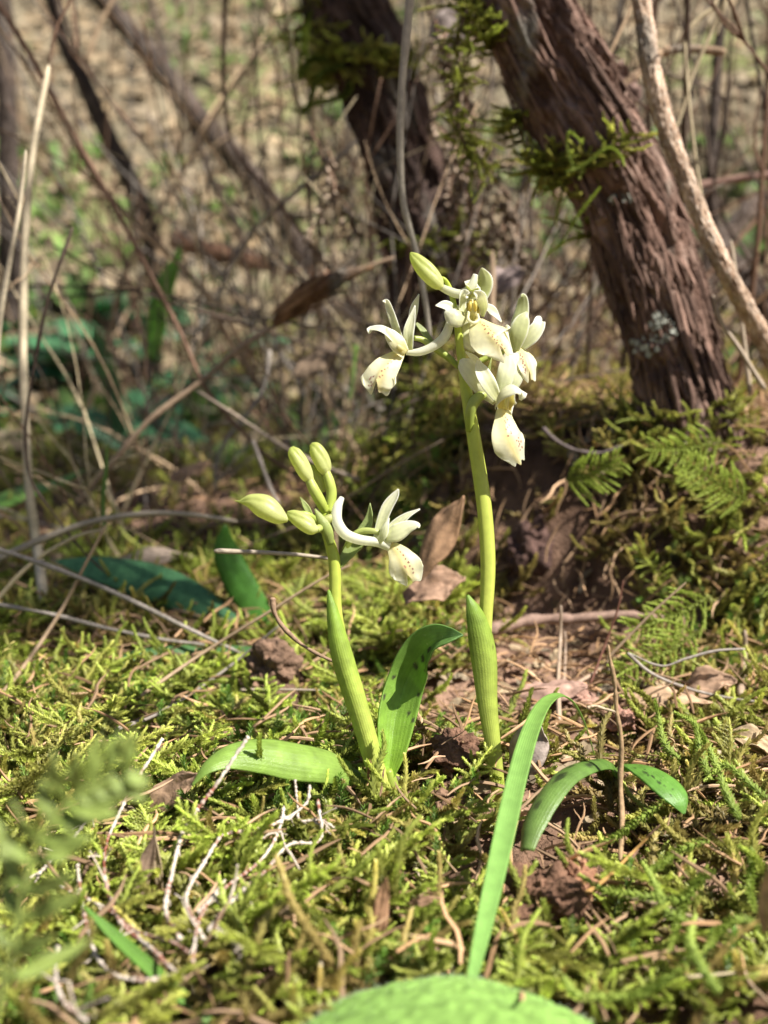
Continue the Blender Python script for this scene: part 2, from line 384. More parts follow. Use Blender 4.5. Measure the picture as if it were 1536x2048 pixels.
# ------------------------------------------------------------------ tree trunks
def proj(V):
    q = V-CAM; d = q@FW
    return CXP+FPX*(q@RT)/d, CYP-FPX*(q@UP)/d, d
def trunk_geo(spec, ns, nt_, seed, amp=.16, along=.22):
    """spec [(px,py,width_px,depth)]: a bark-covered stem"""
    s_ = np.array([list(P(a, b, d))+[pxw(w_, d)*.5] for a, b, w_, d in spec]); q = cr(s_, ns); c, r = q[:, :3], q[:, 3]
    T, N, B = frames(c); th = np.linspace(0, 2*np.pi, nt_, endpoint=False); arc = np.concatenate([[0], np.cumsum(np.linalg.norm(np.diff(c, axis=0), axis=1))])/r.mean()
    cs, sn = np.cos(th), np.sin(th); tw = arc*.12
    X = np.cos(th[None]+tw[:, None]); Y = np.sin(th[None]+tw[:, None]); Z = np.repeat(arc[:, None], nt_, 1)
    def f(k, kz, o, octv=3): return fbm(np.stack([X*k+o, Y*k-o, Z*kz+o*2], -1), octv)
    lump = f(.9, .55, seed)-.5
    warp = f(2, 1.2, seed+8)*1.4
    X2, Y2 = X+.25*(warp-.7), Y+.25*(f(2, 1.2, seed+3)-.5)
    rid = 1-np.abs(2*fbm(np.stack([X2*3.4+seed, Y2*3.4, Z*along*3+seed], -1), 2)-1)       # fissures run along the stem
    rid2 = 1-np.abs(2*fbm(np.stack([X2*8+seed, Y2*8, Z*along*7], -1), 3)-1)
    fib = f(26, 2.4, seed+5, 2)-.5; plate = ss(.45, .55, f(3.2, 1.3, seed+9, 3))
    disp = .30*lump - amp*ss(.80, .97, rid) - amp*.45*ss(.82, .98, rid2) + amp*.32*plate + amp*.45*fib
    R = r[:, None]*(1+disp)
    V = c[:, None]+R[..., None]*(cs[None, :, None]*N[:, None]+sn[None, :, None]*B[:, None])
    kk = f(2.1, .8, seed+20, 4); k2 = f(14, 1.6, seed+31, 3)
    return V.reshape(-1, 3), grid_faces(ns, nt_, True), c, r, kk.ravel(), k2.ravel()
def trunk(name, spec, label, ns, nt_, seed, ca, cb, cc_, mat=None, amp=.16, cat='tree', group=None):
    V, F, c, r, kk, k2 = trunk_geo(spec, ns, nt_, seed, amp)
    base = c[-1]; t = thing(name, base, label, cat, group)
    col = lerp(ca, cb, ss(.35, .65, kk)); m = ss(.5, .7, k2)[:, None]; col = col*(1-m)+np.asarray(cc_)[None]*m
    o = mesh('trunk', V, F, mat or M['bark'], t, col)
    return t, V, c, r
def vnormals(V, c):                                # outward direction from the nearest centre-line point
    return norm(V - c[np.argmin(((V[:, None]-c[None, ::4])**2).sum(-1), 1)*4])
T1SPEC = [(700, -900, 138, 0.56), (830, -500, 152, 0.55), (960, -180, 166, 0.54), (1045, 0, 182, 0.53), (1105, 130, 189, 0.53), (1185, 270, 195, 0.53), (1258, 420, 189, 0.53), (1303, 560, 189, 0.53), (1338, 690, 175, 0.53), (1362, 790, 189, 0.53), (1378, 870, 230, 0.53), (1385, 960, 276, 0.535)]
T1, V1, c1, r1 = trunk('tree', T1SPEC, 'thick reddish brown leaning trunk with a mossy crack ring, pale lichen at its foot', 520, 200, 3.3, (.085, .050, .037), (.165, .10, .076), (.25, .17, .135), amp=.16)
T2SPEC = [(560, -900, 150, .74), (620, -400, 160, .74), (690, 0, 170, .73), (738, 110, 165, .73), (785, 250, 150, .73), (830, 400, 165, .73), (868, 550, 175, .73), (885, 700, 190, .74), (890, 830, 240, .75)]
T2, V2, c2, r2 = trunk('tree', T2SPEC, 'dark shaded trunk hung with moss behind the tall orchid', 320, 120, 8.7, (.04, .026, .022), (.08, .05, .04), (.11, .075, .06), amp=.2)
def side_limb(t, name, pts, mat, c0):             # unseen limb added to carry the shading foliage (world metres)
    p = np.array([q[:3] for q in pts]); r = [q[3] for q in pts]
    return tube(name, p, r, mat, t, c0, world=True, n=26, sides=10, jit=.12)
FARC = ((.04, .03, .025), (.075, .055, .045), (.12, .095, .08))
for nm, sp, lb in (
    ('tree', [(60, -420, 30, 1.7), (130, -120, 38, 1.7), (215, 10, 40, 1.7), (300, 110, 46, 1.7), (400, 240, 50, 1.7), (480, 330, 48, 1.72), (560, 430, 46, 1.75), (615, 540, 46, 1.78), (660, 690, 60, 1.85)], 'slender dark trunk slanting down across the litter slope, thickest of the far stems'),
    ('tree', [(60, -200, 26, 1.75), (120, 60, 30, 1.75), (165, 160, 34, 1.75), (205, 250, 36, 1.76), (250, 340, 40, 1.77), (288, 430, 42, 1.78), (318, 540, 46, 1.8), (335, 690, 54, 1.86)], 'bent dark shrub stem rising beside the upright green blade'),
    ('tree', [(0, -300, 40, 1.5), (4, 0, 42, 1.5), (14, 200, 42, 1.5), (18, 400, 44, 1.52), (24, 640, 56, 1.56)], 'straight dark shaded stem beside the pair of pale straws'),
    ('sapling', [(280, -200, 12, 1.75), (300, 0, 13, 1.74), (318, 70, 14, 1.74), (345, 150, 16, 1.73), (400, 300, 16, 1.76), (440, 390, 17, 1.8), (485, 480, 18, 1.85), (510, 640, 20, 1.9)], 'thin dark sapling stem crossing behind the slanting trunk'),
    ('tree', [(1470, -300, 16, .85), (1445, 0, 18, .85), (1436, 110, 20, .85), (1426, 270, 22, .85), (1421, 400, 26, .85), (1432, 480, 44, .86), (1480, 560, 60, .86), (1540, 660, 80, .88), (1600, 800, 90, .9)], 'dark reddish stem bending at a thick elbow behind the stripped pale stem'),
    ('tree', [(1700, 150, 36, 1.4), (1600, 350, 36, 1.4), (1536, 395, 38, 1.4), (1480, 440, 40, 1.4), (1440, 500, 42, 1.4), (1400, 620, 46, 1.42), (1390, 760, 50, 1.5)], 'pale grey blurred limb behind the elbowed stem'),
):
    pale = 'pale' in lb.split()[0]
    f = 2.6 if pale else 1.0
    trunk(nm, sp, lb, 120, 26, 2.0+sp[3][0]*.01, *[tuple(f*x for x in q) for q in FARC], mat=M['farbark'], amp=.12, cat='sapling' if nm == 'sapling' else 'tree')

trunk('stripped_stem', [(1255, -200, 34, .49), (1280, -20, 36, .49), (1292, 60, 38, .49), (1305, 150, 40, .49), (1332, 255, 40, .49), (1368, 350, 38, .49), (1405, 440, 36, .49), (1450, 540, 38, .49), (1500, 630, 38, .50), (1560, 740, 44, .51), (1590, 830, 50, .52)],
      'pale stripped stem leaning beside the thick trunk', 260, 44, 6.1, (.30, .20, .135), (.46, .33, .235), (.56, .45, .36), amp=.16, cat='stem')
# moss and lichen that grow on the two near trunks
def trunk_moss(t, V, c, spots, seed, scale=1.0, hang=.0, frac=.6):
    g = np.random.default_rng(seed); nr = vnormals(V, c); x, y, d = proj(V); face = (nr@(-FW)) > -.35
    pts, rot, sc, ix, ti, va = [], [], [], [], [], []
    for (px, py, rx, ry, n) in spots:
        k = np.where(face & (np.abs(x-px) < rx) & (np.abs(y-py) < ry))[0]
        if len(k) == 0: continue
        n = max(4, int(n*frac))
        k = g.choice(k, n); nn = nr[k]; b = norm(nn + g.normal(0, .45, nn.shape) + np.array([0, 0, .35-hang])); pts.append(V[k]-nn*.0008)
        xx = b; a = norm(np.cross(np.tile([0, 0, 1.0], (n, 1)), xx)); zz = np.cross(xx, a)
        rot.append(euler(np.stack([xx, a, zz], -1))); sc.append(g.uniform(.55, 1.25, n)*scale); ix.append(g.integers(0, 14, n)); ti.append(g.uniform(0, .5, n)); va.append(g.uniform(.7, 1.35, n))
    instancer('moss', C_WORM, np.vstack(pts), np.vstack(rot), np.concatenate(sc), np.concatenate(ix), np.concatenate(ti), np.concatenate(va), parent=t)
trunk_moss(T1, V1, c1, [(1000, 250, 45, 22, 34), (1060, 330, 60, 24, 95), (1040, 360, 50, 40, 60), (1130, 345, 40, 14, 48), (1180, 325, 30, 10, 26), (1225, 300, 20, 10, 14), (1060, 420, 30, 40, 40), (1120, 500, 18, 30, 16), (1090, 480, 20, 50, 26),
                         (960, 120, 30, 90, 60), (985, 40, 30, 40, 20), (1270, 860, 60, 40, 60), (1340, 900, 80, 40, 70), (1450, 860, 40, 60, 60), (1180, 440, 10, 40, 10)], 5, .85)
trunk_moss(T2, V2, c2, [(690, 120, 90, 25, 110), (640, 110, 50, 60, 70), (760, 130, 60, 20, 50), (640, 60, 30, 60, 40), (880, 480, 80, 20, 60), (900, 520, 80, 60, 40), (880, 700, 90, 60, 140), (860, 790, 110, 40, 120)], 6, 1.05, .5)
# long shoots that stand off the trunks
def frond_obj(name, parent, mid, w_, d0, seed, c0=(.2, .26, .04), c1=(.36, .46, .06), label=None, cat=None, group=None, Ls=1.0):
    g = np.random.default_rng(seed); c = cr(W3(mid, d0) if parent is not None else np.array([P(q[0], q[1], above(q[0], q[1], d0, .018)) for q in mid]), 24)
    gs = [moss_leaves(c, .0008, .0019*Ls, .0011*Ls, .00016, g, .75, c0, c1)]
    V, F, C = join(gs); o = mesh(name, V, F, M['moss_plain'], parent, C, smooth=False, origin=c[0] if parent is None else None)
    if label: tag(o, label, cat, group)
    return o
M['moss_plain'] = organic('moss_shoot', .6, .35, 900, .15, 0, 0, spec=.3)
for k, mid in enumerate([[(1130, 345, -4), (1175, 325, -10), (1215, 295, -12), (1240, 310, -12), (1248, 330, -12)], [(1115, 500, -8), (1150, 440, -14), (1180, 400, -16), (1200, 375, -16)], [(1150, 340, -8), (1135, 290, -12), (1140, 265, -14), (1165, 285, -14)]]):
    frond_obj('moss_shoot', T1, mid, 20, .50, 40+k, Ls=.85)
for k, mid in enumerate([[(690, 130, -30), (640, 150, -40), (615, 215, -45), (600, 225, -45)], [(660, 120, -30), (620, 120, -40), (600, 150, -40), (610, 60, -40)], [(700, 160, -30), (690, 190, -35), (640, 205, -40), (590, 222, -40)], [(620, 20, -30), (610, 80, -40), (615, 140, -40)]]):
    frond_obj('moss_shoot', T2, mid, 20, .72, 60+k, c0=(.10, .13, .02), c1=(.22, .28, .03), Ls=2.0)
mt = thing('mossy_twig', P(1000, 330, .53), 'thin twig furred with bright green moss against the shaded side of the thick trunk', 'twig')
mc = cr(W3([(1010, 335, 0), (965, 322, -6), (930, 290, -10), (915, 230, -12), (922, 150, -12), (915, 80, -12), (935, 20, -10), (950, -40, -6)], .53), 60)
tube('twig', mc[::5], [.0008]*len(mc[::5]), M['twig'], mt, (.12, .08, .05), world=True)
gm = np.random.default_rng(44); km = gm.integers(0, 60, 150); dm = norm(gm.normal(0, 1, (150, 3))+np.array([0, -.3, -.25])); am = norm(np.cross(dm, [.3, .2, .9]))
instancer('moss', C_WORM, mc[km], euler(np.stack([dm, am, np.cross(dm, am)], -1)), gm.uniform(.3, .75, 150), gm.integers(0, 14, 150), gm.uniform(0, .35, 150), gm.uniform(.8, 1.4, 150), parent=mt)
def lichen_patch(t, V, c, px, py, rx, ry, n, seed):
    g = np.random.default_rng(seed); nr = vnormals(V, c); x, y, d = proj(V); k = np.where((nr@(-FW) > .1) & (((x-px)/rx)**2+((y-py)/ry)**2 < 1))[0]; k = g.choice(k, n)
    Vs, Fs, o = [], [], 0
    for q in k:
        R = g.uniform(.0004, .0011)*g.choice([.5, .8, 1.4]); a = np.cross(nr[q], [0, 0, 1]); a /= np.linalg.norm(a); b = np.cross(nr[q], a); th = np.linspace(0, 6.283, 7, endpoint=False)
        rr = R*g.uniform(.7, 1.3, 7); ring = V[q]+(np.cos(th)*rr)[:, None]*a+(np.sin(th)*rr)[:, None]*b+nr[q]*g.uniform(.0002, .0007, 7)[:, None]
        Vs += [ring, (V[q]+nr[q]*R*.25)[None], ring-nr[q]*.002]; Fs += [[o+j, o+(j+1) % 7, o+7] for j in range(7)]+[[o+j, o+8+j, o+8+(j+1) % 7, o+(j+1) % 7] for j in range(7)]; o += 15
    mesh('lichen_patch', np.vstack(Vs), Fs, M['lichen'], t, (.42, .43, .37), smooth=False)
lichen_patch(T1, V1, c1, 1325, 655, 28, 34, 60, 1); lichen_patch(T1, V1, c1, 1290, 690, 34, 24, 50, 2); lichen_patch(T1, V1, c1, 1245, 400, 24, 16, 14, 3)
# shreds of bark peeling from the trunk
nr1 = vnormals(V1, c1); x1, y1, _ = proj(V1)
def bark_strips(t, V, c, nr, x, y, n, seed, ylim, matc, Lr=(.012, .04)):
    g = np.random.default_rng(seed); ok = np.where((nr@(-FW) > -.15) & (y > ylim[0]) & (y < ylim[1]))[0]
    for q in g.choice(ok, n):
        i = np.argmin(((c-V[q])**2).sum(1)); T = norm(c[min(i+3, len(c)-1)]-c[max(i-3, 0)]); L = g.uniform(*Lr); nn = nr[q]; side = np.cross(T, nn)
        mid = [V[q]-T*L*.5-nn*.001, V[q]-T*L*.2+nn*.0006, V[q]+T*L*.2+nn*.0008+side*g.normal(0, .0008), V[q]+T*L*.5+nn*g.uniform(.001, .004)]
        wd = g.uniform(.0006, .0030); f = g.uniform(.55, 1.6); hh = (nn@RT, nn@UP, -(nn@FW))
        blade('bark_strip', mid, [wd*.4, wd, wd*.9, wd*.2], hh, M['bark'], t, tuple(f*k for k in matc), world=True, nu=9, nv=4, cup=-.2, thick=.0006, seed=int(q), wave=.08)
bark_strips(T1, V1, c1, nr1, x1, y1, 190, 3, (-20, 850), (.16, .10, .077), (.012, .05))
nr2 = vnormals(V2, c2); x2, y2, _ = proj(V2)
bark_strips(T2, V2, c2, nr2, x2, y2, 24, 4, (-20, 600), (.12, .075, .06), (.02, .06))

# ------------------------------------------------------------------ moss on the ground (nobody could count it)
BARE = [(1080, 1780, .020), (1130, 1700, .014), (1000, 1850, .008), (885, 1575, .012), (890, 1490, .020), (1080, 1420, .020), (1180, 1400, .022), (960, 1480, .012), (1330, 1410, .018), (550, 1350, .016), (1020, 1330, .018), (1090, 1290, .02), (1200, 1500, .010),
        (330, 1560, .008), (290, 1760, .006), (800, 1560, .006), (1080, 1600, .012), (1240, 1560, .018), (1290, 1600, .016), (1340, 1640, .012), (1150, 1580, .016), (1090, 1650, .014), (560, 1560, .014), (640, 1560, .014), (480, 1570, .012), (740, 1600, .008), (1000, 1610, .009), (790, 1480, .012), (1050, 1370, .03), (1150, 1330, .03), (1120, 1450, .02), (1250, 1430, .02), (880, 1400, .02), (960, 1400, .02), (1100, 1530, .014), (1080, 1740, .02), (1150, 1780, .016), (1060, 1850, .014), (900, 1600, .014), (545, 1370, .022), (560, 1430, .016), (300, 1530, .012), (250, 1700, .012), (210, 1750, .008), (768, 1610, .012), (745, 1640, .010), (790, 1640, .008)]
BAREW = [(G(a, b), r) for a, b, r in BARE]
def scatter(name, coll, np_, n, seed, rmin, rmax, patch, thr, scl, pit, tintf, lift=0, amax=36, bare=True, power=.55, tbase=0.0, label=None, cat=None, vr=(.75, 1.3), bf=1.0):
    g = np.random.default_rng(seed); A = np.radians(g.uniform(-amax, amax, n*3)); R = rmin+(rmax-rmin)*g.random(n*3)**power
    x, y = R*np.sin(A), R*np.cos(A); k = n2(x, y, patch, seed*.37) + g.normal(0, .05, len(x)) > thr + (.12*ss(.44, .50, y)*ss(.02, .07, x) + .07*ss(.36, .46, y))*(rmax < 1)
    if bare:
        for c, r in BAREW: k &= ~(((x-c[0])**2+(y-c[1])**2) < (r*bf*g.uniform(.75, 1.15, len(x)))**2)
        k &= ~((x > .035) & (x < .10) & (y > .46) & (y < .56) & (g.random(len(x)) < .75))
    x, y = x[k][:n], y[k][:n]; m = len(x); z = H(x, y)+lift+g.uniform(-.003, .004, m)
    bank = ss(.44, .50, y)*ss(.02, .07, x)
    tint = np.clip(tbase + .65*bank + tintf*ss(.42, .62, n2(x, y, 17, 31)) + g.normal(0, .24, m), 0, 1)
    val = g.uniform(*vr, m)*(1-.25*tint)
    instancer(name, coll, np.stack([x, y, z], -1), orient(ground_normal(x, y), g.uniform(0, 6.283, m), g.uniform(*pit, m)), g.uniform(*scl, m), g.integers(0, np_, m), tint, val, label=label, cat=cat)
scatter('moss_carpet', C_WORM, 14, 5200, 11, .17, .66, 16, .40, (.8, 1.4), (-.1, .45), .65, .004, label='carpet of pale yellow green wormlike moss shoots over the soil', cat='moss')
scatter('feather_moss', C_FEATH, 8, 1500, 12, .18, .66, 13, .46, (.6, 1.05), (-.1, .35), .25, .007, vr=(.9, 1.6), bf=1.5, label='flat feathery moss sprays lying over the carpet of shoots', cat='moss')
scatter('leafy_moss', C_LEAFY, 7, 2200, 13, .18, .60, 15, .55, (.7, 1.2), (.3, 1.5), .15, .004, label='bright green cushions of small leafy moss between the paler shoots', cat='moss')
scatter('dead_moss', C_WORM, 14, 4000, 14, .17, .66, 20, .42, (.7, 1.3), (-.2, .35), .4, .003, tbase=.85, label='withered tan moss strands tangled through the green moss', cat='moss', vr=(.9, 1.6))
scatter('distant_moss', C_FAR, 8, 9000, 15, .58, 1.9, 5, .44, (.8, 1.7), (.1, 1.2), .8, .0, bare=False, power=.6, label='soft green and olive moss spread over the ground behind the orchids', cat='moss')

# ------------------------------------------------------------------ leaf litter
def flake_geo(g):
    L, W_ = 1.0, g.uniform(.35, .7); u = np.linspace(0, 1, 6); v = np.linspace(-1, 1, 4); U, Vv = np.meshgrid(u, v, indexing='ij')
    wd = W_*np.sin(np.pi*np.clip(U*.92+.05, 0, 1))**.7
    z = g.uniform(-.5, .5)*(U-.5)**2+g.uniform(.1, .7)*(Vv*wd*.5)**2*2+.12*noise(np.stack([U*4, Vv*3, U*0+g.uniform(0, 50)], -1))
    return np.stack([(U-.5)*L, Vv*wd*.5, z], -1).reshape(-1, 3), grid_faces(6, 4), np.tile([(.31, .255, .18)], (24, 1))*g.uniform(.7, 1.2)
gf = np.random.default_rng(77)
C_FLAKE = proto_coll('litter_flakes', [flake_geo(gf) for _ in range(8)], M['flake'])
def needle_geo(g):
    c = cr(np.array([[0, 0, 0], [.35, g.normal(0, .05), .04], [.7, g.normal(0, .08), .02], [1, g.normal(0, .12), 0]]), 6); V, F, uv = tube_geo(c, np.array([.02, .028, .03, .028, .02, .006]), 5)
    F = [f if len(f) == 4 else f+[f[-1]] for f in F]
    V2 = V; return V2, [list(dict.fromkeys(f)) for f in F], np.tile([(.40, .27, .17)], (len(V), 1))*g.uniform(.5, 1.2)
C_NEED = proto_coll('litter_needles', [needle_geo(gf) for _ in range(6)], M['flake'])
def litter(name, coll, np_, n, seed, rmin, rmax, scl, lift, label, amax=38, power=.6, thr=0, patch=4, pit=(-.4, .5), vr=(.6, 1.35)):
    g = np.random.default_rng(seed); A = np.radians(g.uniform(-amax, amax, n)); R = rmin+(rmax-rmin)*g.random(n)**power
    x, y = R*np.sin(A), R*np.cos(A); k = n2(x, y, patch, seed) > thr; x, y = x[k], y[k]; m = len(x)
    instancer(name, coll, np.stack([x, y, H(x, y)+lift*g.uniform(.3, 1.3, m)], -1), orient(ground_normal(x, y), g.uniform(0, 6.283, m), g.uniform(*pit, m)), g.uniform(*scl, m), g.integers(0, np_, m), g.random(m), g.uniform(*vr, m), label=label, cat='leaf litter')
litter('slope_litter', C_FLAKE, 8, 14000, 21, 1.1, 4.6, (.02, .055), .012, 'tan dead leaves strewn over the slope behind the stems', power=.75)
litter('middle_litter', C_FLAKE, 8, 1500, 22, .6, 1.4, (.008, .022), .006, 'small brown dead leaves scattered among the moss behind the orchids', thr=.45, patch=7)
litter('crumb_litter', C_FLAKE, 8, 2600, 25, .2, .62, (.003, .011), .005, 'fine crumbs of dead leaf and bark on the bare soil', thr=.48, patch=15, vr=(.6, 1.7))
litter('needle_litter', C_NEED, 6, 7500, 23, .18, .7, (.005, .020), .012, 'fallen brown needles and crumbs lying on soil and moss', pit=(-.3, .6), vr=(.6, 1.9))
def cover_geo(g):
    gs = []
    for k in range(7):
        a = g.uniform(0, 6.28); el = g.uniform(.2, 1.2); L = g.uniform(.6, 1.1); d = np.array([math.cos(a)*math.cos(el), math.sin(a)*math.cos(el), math.sin(el)]); s = np.cross(d, [0, 0, 1]); s /= np.linalg.norm(s)
        b = d*.1; V = np.array([b, b+d*L*.4+s*.16*L, b+d*L*.45-s*.16*L, b+d*L*.8+s*.12*L+[0, 0, -.04], b+d*L*.8-s*.12*L+[0, 0, -.04], b+d*L+[0, 0, -.12]])
        gs.append((V, np.array([[0, 1, 2], [1, 3, 4], [1, 4, 2], [3, 5, 4]]), np.tile([(.20, .30, .07)], (6, 1))*g.uniform(.7, 1.3)))
    return join(gs)
C_COVER = proto_coll('cover_tufts', [cover_geo(gf) for _ in range(6)], M['cover'])
litter('ground_cover', C_COVER, 6, 2200, 24, .95, 4.4, (.025, .07), .0, 'patches of small green plants growing on the litter slope', thr=.53, patch=2.6, pit=(-.3, .3))

# ------------------------------------------------------------------ orchids
PC, PE, PY, PG = (.94, .935, .80), (.95, .95, .88), (.92, .80, .34), (.80, .83, .48)   # petal cream, edge, yellow throat, green tinge
RED = (.30, .03, .03)
STG, STT = (.44, .56, .06), (.58, .62, .14)
def lip_spots(seed, n=14, u=(.22, .85), sv=.16):
    g = np.random.default_rng(seed)
    return [(g.uniform(*u), g.normal(0, sv), g.uniform(.010, .020), g.uniform(.03, .055), RED) for _ in range(n)]
def petal(fl, name, mid, w_, hint, d0, cup=.12, c0=None, c1=None, **kw):
    return blade(name, mid, w_, hint, M['petal'], fl, c0 or PG, c1 or PC, d0=d0, cup=cup, nu=22, nv=9, thick=.00015, edge=PE, wave=kw.pop('wave', .06), **kw)
def lip(fl, mid, w_, hint, d0, seed, cup=-.05, fold=-.2, notch=None, sp=None, **kw):
    nf = notch or (lambda v: -.30*np.exp(-((v-.12)/.13)**2)-.34*v**6+.04*np.sin(v*7))
    return blade('lip', mid, w_, hint, M['petal'], fl, (.88, .84, .50), PC, d0=d0, cup=cup, fold=fold, nu=70, nv=45, thick=.00015, stripe=(PY, .28, .62), spots=[(a_, b_, c_*1.35, d_*1.3, e_) for a_, b_, c_, d_, e_ in (sp or lip_spots(seed))], lobes=nf, wave=.05, seed=seed, **kw)
def bud(pl, pts, rad, d0, c0=(.60, .68, .18), c1=(.76, .78, .36), name='bud'):
    rad = [r*.88 for r in rad]
    return tube(name, pts, rad, M['petal'], pl, c0, c1, n=40, sides=36, ridge=.16, nridge=3, d0=d0, colfn=lambda uv, col: col*(1-.12*np.abs(np.sin(uv[:, 0]*9.42+.4)))[:, None])
def flower(pl): 
    e = bpy.data.objects.new('flower', None); COL.objects.link(e); e.parent = pl; e.empty_display_size = .005; return e
def spur(fl, pts, rad, d0): return tube('spur', pts, rad, M['petal'], fl, (.90, .90, .72), (.90, .90, .78), n=30, sides=14, d0=d0)
def column(fl, pts, rad, d0): return tube('column', pts, rad, M['petal'], fl, (.78, .70, .28), (.82, .80, .55), n=14, sides=10, d0=d0)

# --- tall orchid
DT = Gd(1000, 1590)
tall = thing('orchid', P(1003, 1600, DT), 'tall orchid with four open cream flowers and red spotted lips', 'orchid')
D = DT-.004
tube('stem', [(1003, 1625, 2), (993, 1560, 0), (985, 1480), (975, 1380), (971, 1260), (976, 1130), (968, 1010), (950, 890), (934, 790), (922, 710), (915, 650), (908, 610), (900, 578), (890, 560, -1), (880, 557, -1), (873, 566, -1)],
     [13, 14, 13, 12, 13, 15, 15, 14, 12, 8.5, 7.5, 6, 5, 4.2, 4, 4], M['stem'], tall, STT, STG, n=110, sides=16, d0=D, ridge=.05, nridge=5)
blade('sheath_leaf', [(1000, 1590, -2), (990, 1500, -2.5), (979, 1410, -3), (973, 1320, -3.5), (962, 1260, -4), (948, 1218, -4), (935, 1190, -3)], [26, 30, 40, 52, 46, 28, 3], (.25, .1, 1), M['leaf'], tall, (.56, .62, .13), (.22, .38, .05), d0=D, cup=-.30, nu=50, nv=21, thick=.0005,
      spots=[(.55, .7, .012, .06, (.08, .03, .03)), (.4, .3, .008, .05, (.08, .03, .03))])
# bud at the top with its spur
bud(tall, [(821, 505), (829, 515), (846, 535), (862, 553), (876, 568), (884, 576)], [2, 12, 19.5, 20, 15, 6], D-.002)
tube('spur', [(874, 570), (896, 581), (918, 588), (936, 581), (946, 566), (951, 549)], [6, 8.5, 9.5, 9.5, 8.5, 5], M['petal'], tall, (.78, .78, .55), (.80, .80, .66), n=26, sides=14, d0=D-.001)
# left flower, side view
f = flower(tall)
tube('ovary', [(918, 735, 2), (898, 716, 2), (872, 698, 1), (846, 680, 1), (828, 676, 0)], [5.5, 7, 7, 6, 5], M['stem'], f, (.33, .42, .07), (.42, .48, .12), d0=D, sides=12)
blade('bract', [(872, 700, 2), (855, 675, 3), (840, 655, 3), (826, 641, 3)], [8, 14, 11, 1.5], (.3, .3, .9), M['leaf'], f, (.36, .44, .14), (.44, .50, .22), d0=D, nu=14, nv=7)
spur(f, [(812, 705, -1), (838, 704, -1), (864, 694, -1), (887, 676, -1), (898, 652, -1), (898, 634, 0)], [5, 8, 9, 10, 8.5, 5], D)
petal(f, 'sepal', [(808, 694, 0), (791, 652, 0), (780, 620, 0), (774, 604, -.4), (765, 602, -1)], [9, 17, 15, 11, 2], (-.5, .1, .85), D)
petal(f, 'sepal', [(818, 692, 2), (822, 650, 2), (827, 618, 2), (838, 588, 1)], [9, 17, 19, 2], (.5, 0, .85), D)
petal(f, 'petal', [(820, 700, -2.5), (817, 670, -3.5), (823, 640, -3.5), (830, 611, -3)], [12, 22, 16, 2], (-.2, .1, .95), D)
petal(f, 'sepal', [(806, 696, -2), (782, 672, -4), (761, 659, -5), (741, 659, -4), (738, 668, -4)], [14, 34, 30, 16, 2], (.25, .75, .65), D, cup=.1)
petal(f, 'petal', [(812, 706, -4), (797, 688, -5.5), (780, 667, -5), (774, 655, -4)], [18, 34, 24, 3], (-.1, .3, .95), D, cup=-.12, c0=(.80, .74, .36))
column(f, [(804, 700, -4.5), (797, 694, -5), (793, 688, -5)], [6, 6, 3], D)
lip(f, [(805, 701, -1), (785, 719, -4), (766, 743, -6), (756, 772, -6), (754, 790, -5)], [16, 42, 60, 70, 66], (.1, .35, .95), D, 3, fold=-.18,
    sp=[(u_, -.05+.1*math.sin(k*2.1)+.45*max(0, u_-.45), .012, .04, RED) for k, u_ in enumerate(np.linspace(.3, .62, 7))]+[(g_, .45+.12*math.sin(g_*40), .012, .035, RED) for g_ in np.linspace(.62, .8, 7)])
# top flower, facing the camera
f = flower(tall)
petal(f, 'sepal', [(955, 612, 2), (963, 582, 2), (969, 560, 1), (966, 545, 0), (963, 536, -.5)], [18, 36, 33, 18, 3], (-.1, .2, 1), D, cup=-.15, c0=(.52, .58, .22), c1=(.68, .70, .36))
petal(f, 'sepal', [(938, 634, 0), (908, 622, -1), (890, 612, -2), (871, 611, -3)], [18, 28, 22, 2], (.1, .4, .9), D, cup=.15)
petal(f, 'petal', [(936, 634, -3), (915, 632, -5), (902, 628, -5), (890, 622, -4)], [22, 42, 36, 8], (-.1, .25, .95), D, cup=-.2, c0=(.72, .72, .40))
petal(f, 'sepal', [(966, 610, 3), (984, 622, 5), (1003, 644, 5)], [14, 20, 3], (.3, .3, .9), D)
petal(f, 'hood', [(944, 640, 3), (940, 618, 5), (938, 596, 4), (940, 584, 0), (943, 580, -4)], [34, 56, 58, 44, 16], (.05, 0, 1), D, cup=.42, c0=PY, c1=(.62, .66, .26))
petal(f, 'petal', [(930, 640, -1), (922, 615, -2), (924, 592, -4), (938, 583, -6)], [8, 24, 26, 6], (.6, .2, .75), D, cup=.2)
petal(f, 'petal', [(966, 634, -1), (968, 612, -2), (962, 594, -4), (948, 583, -6)], [8, 22, 26, 6], (-.5, .2, .8), D, cup=.2)
column(f, [(948, 638, 0), (947, 625, -3), (946, 612, -3), (944, 602, -1)], [8, 7, 6, 4], D)
for dx in (-5, 6): tube('anther', [(945+dx, 622, -4), (945+dx, 610, -5), (945+dx*.6, 600, -4)], [2.5, 3.5, 2], M['petal'], f, (.82, .70, .22), n=10, sides=8, d0=D)
tube('stigma', [(938, 626, -4), (936, 638, -5), (946, 646, -6), (957, 640, -5), (955, 628, -4)], [2.5, 3, 3.5, 3, 2.5], M['petal'], f, (.84, .82, .60), n=16, sides=8, d0=D)
petal(f, 'petal', [(936, 640, 1), (930, 660, 0), (938, 682, -1), (952, 702, -1)], [14, 30, 34, 10], (-.2, .1, .95), D, cup=-.15)
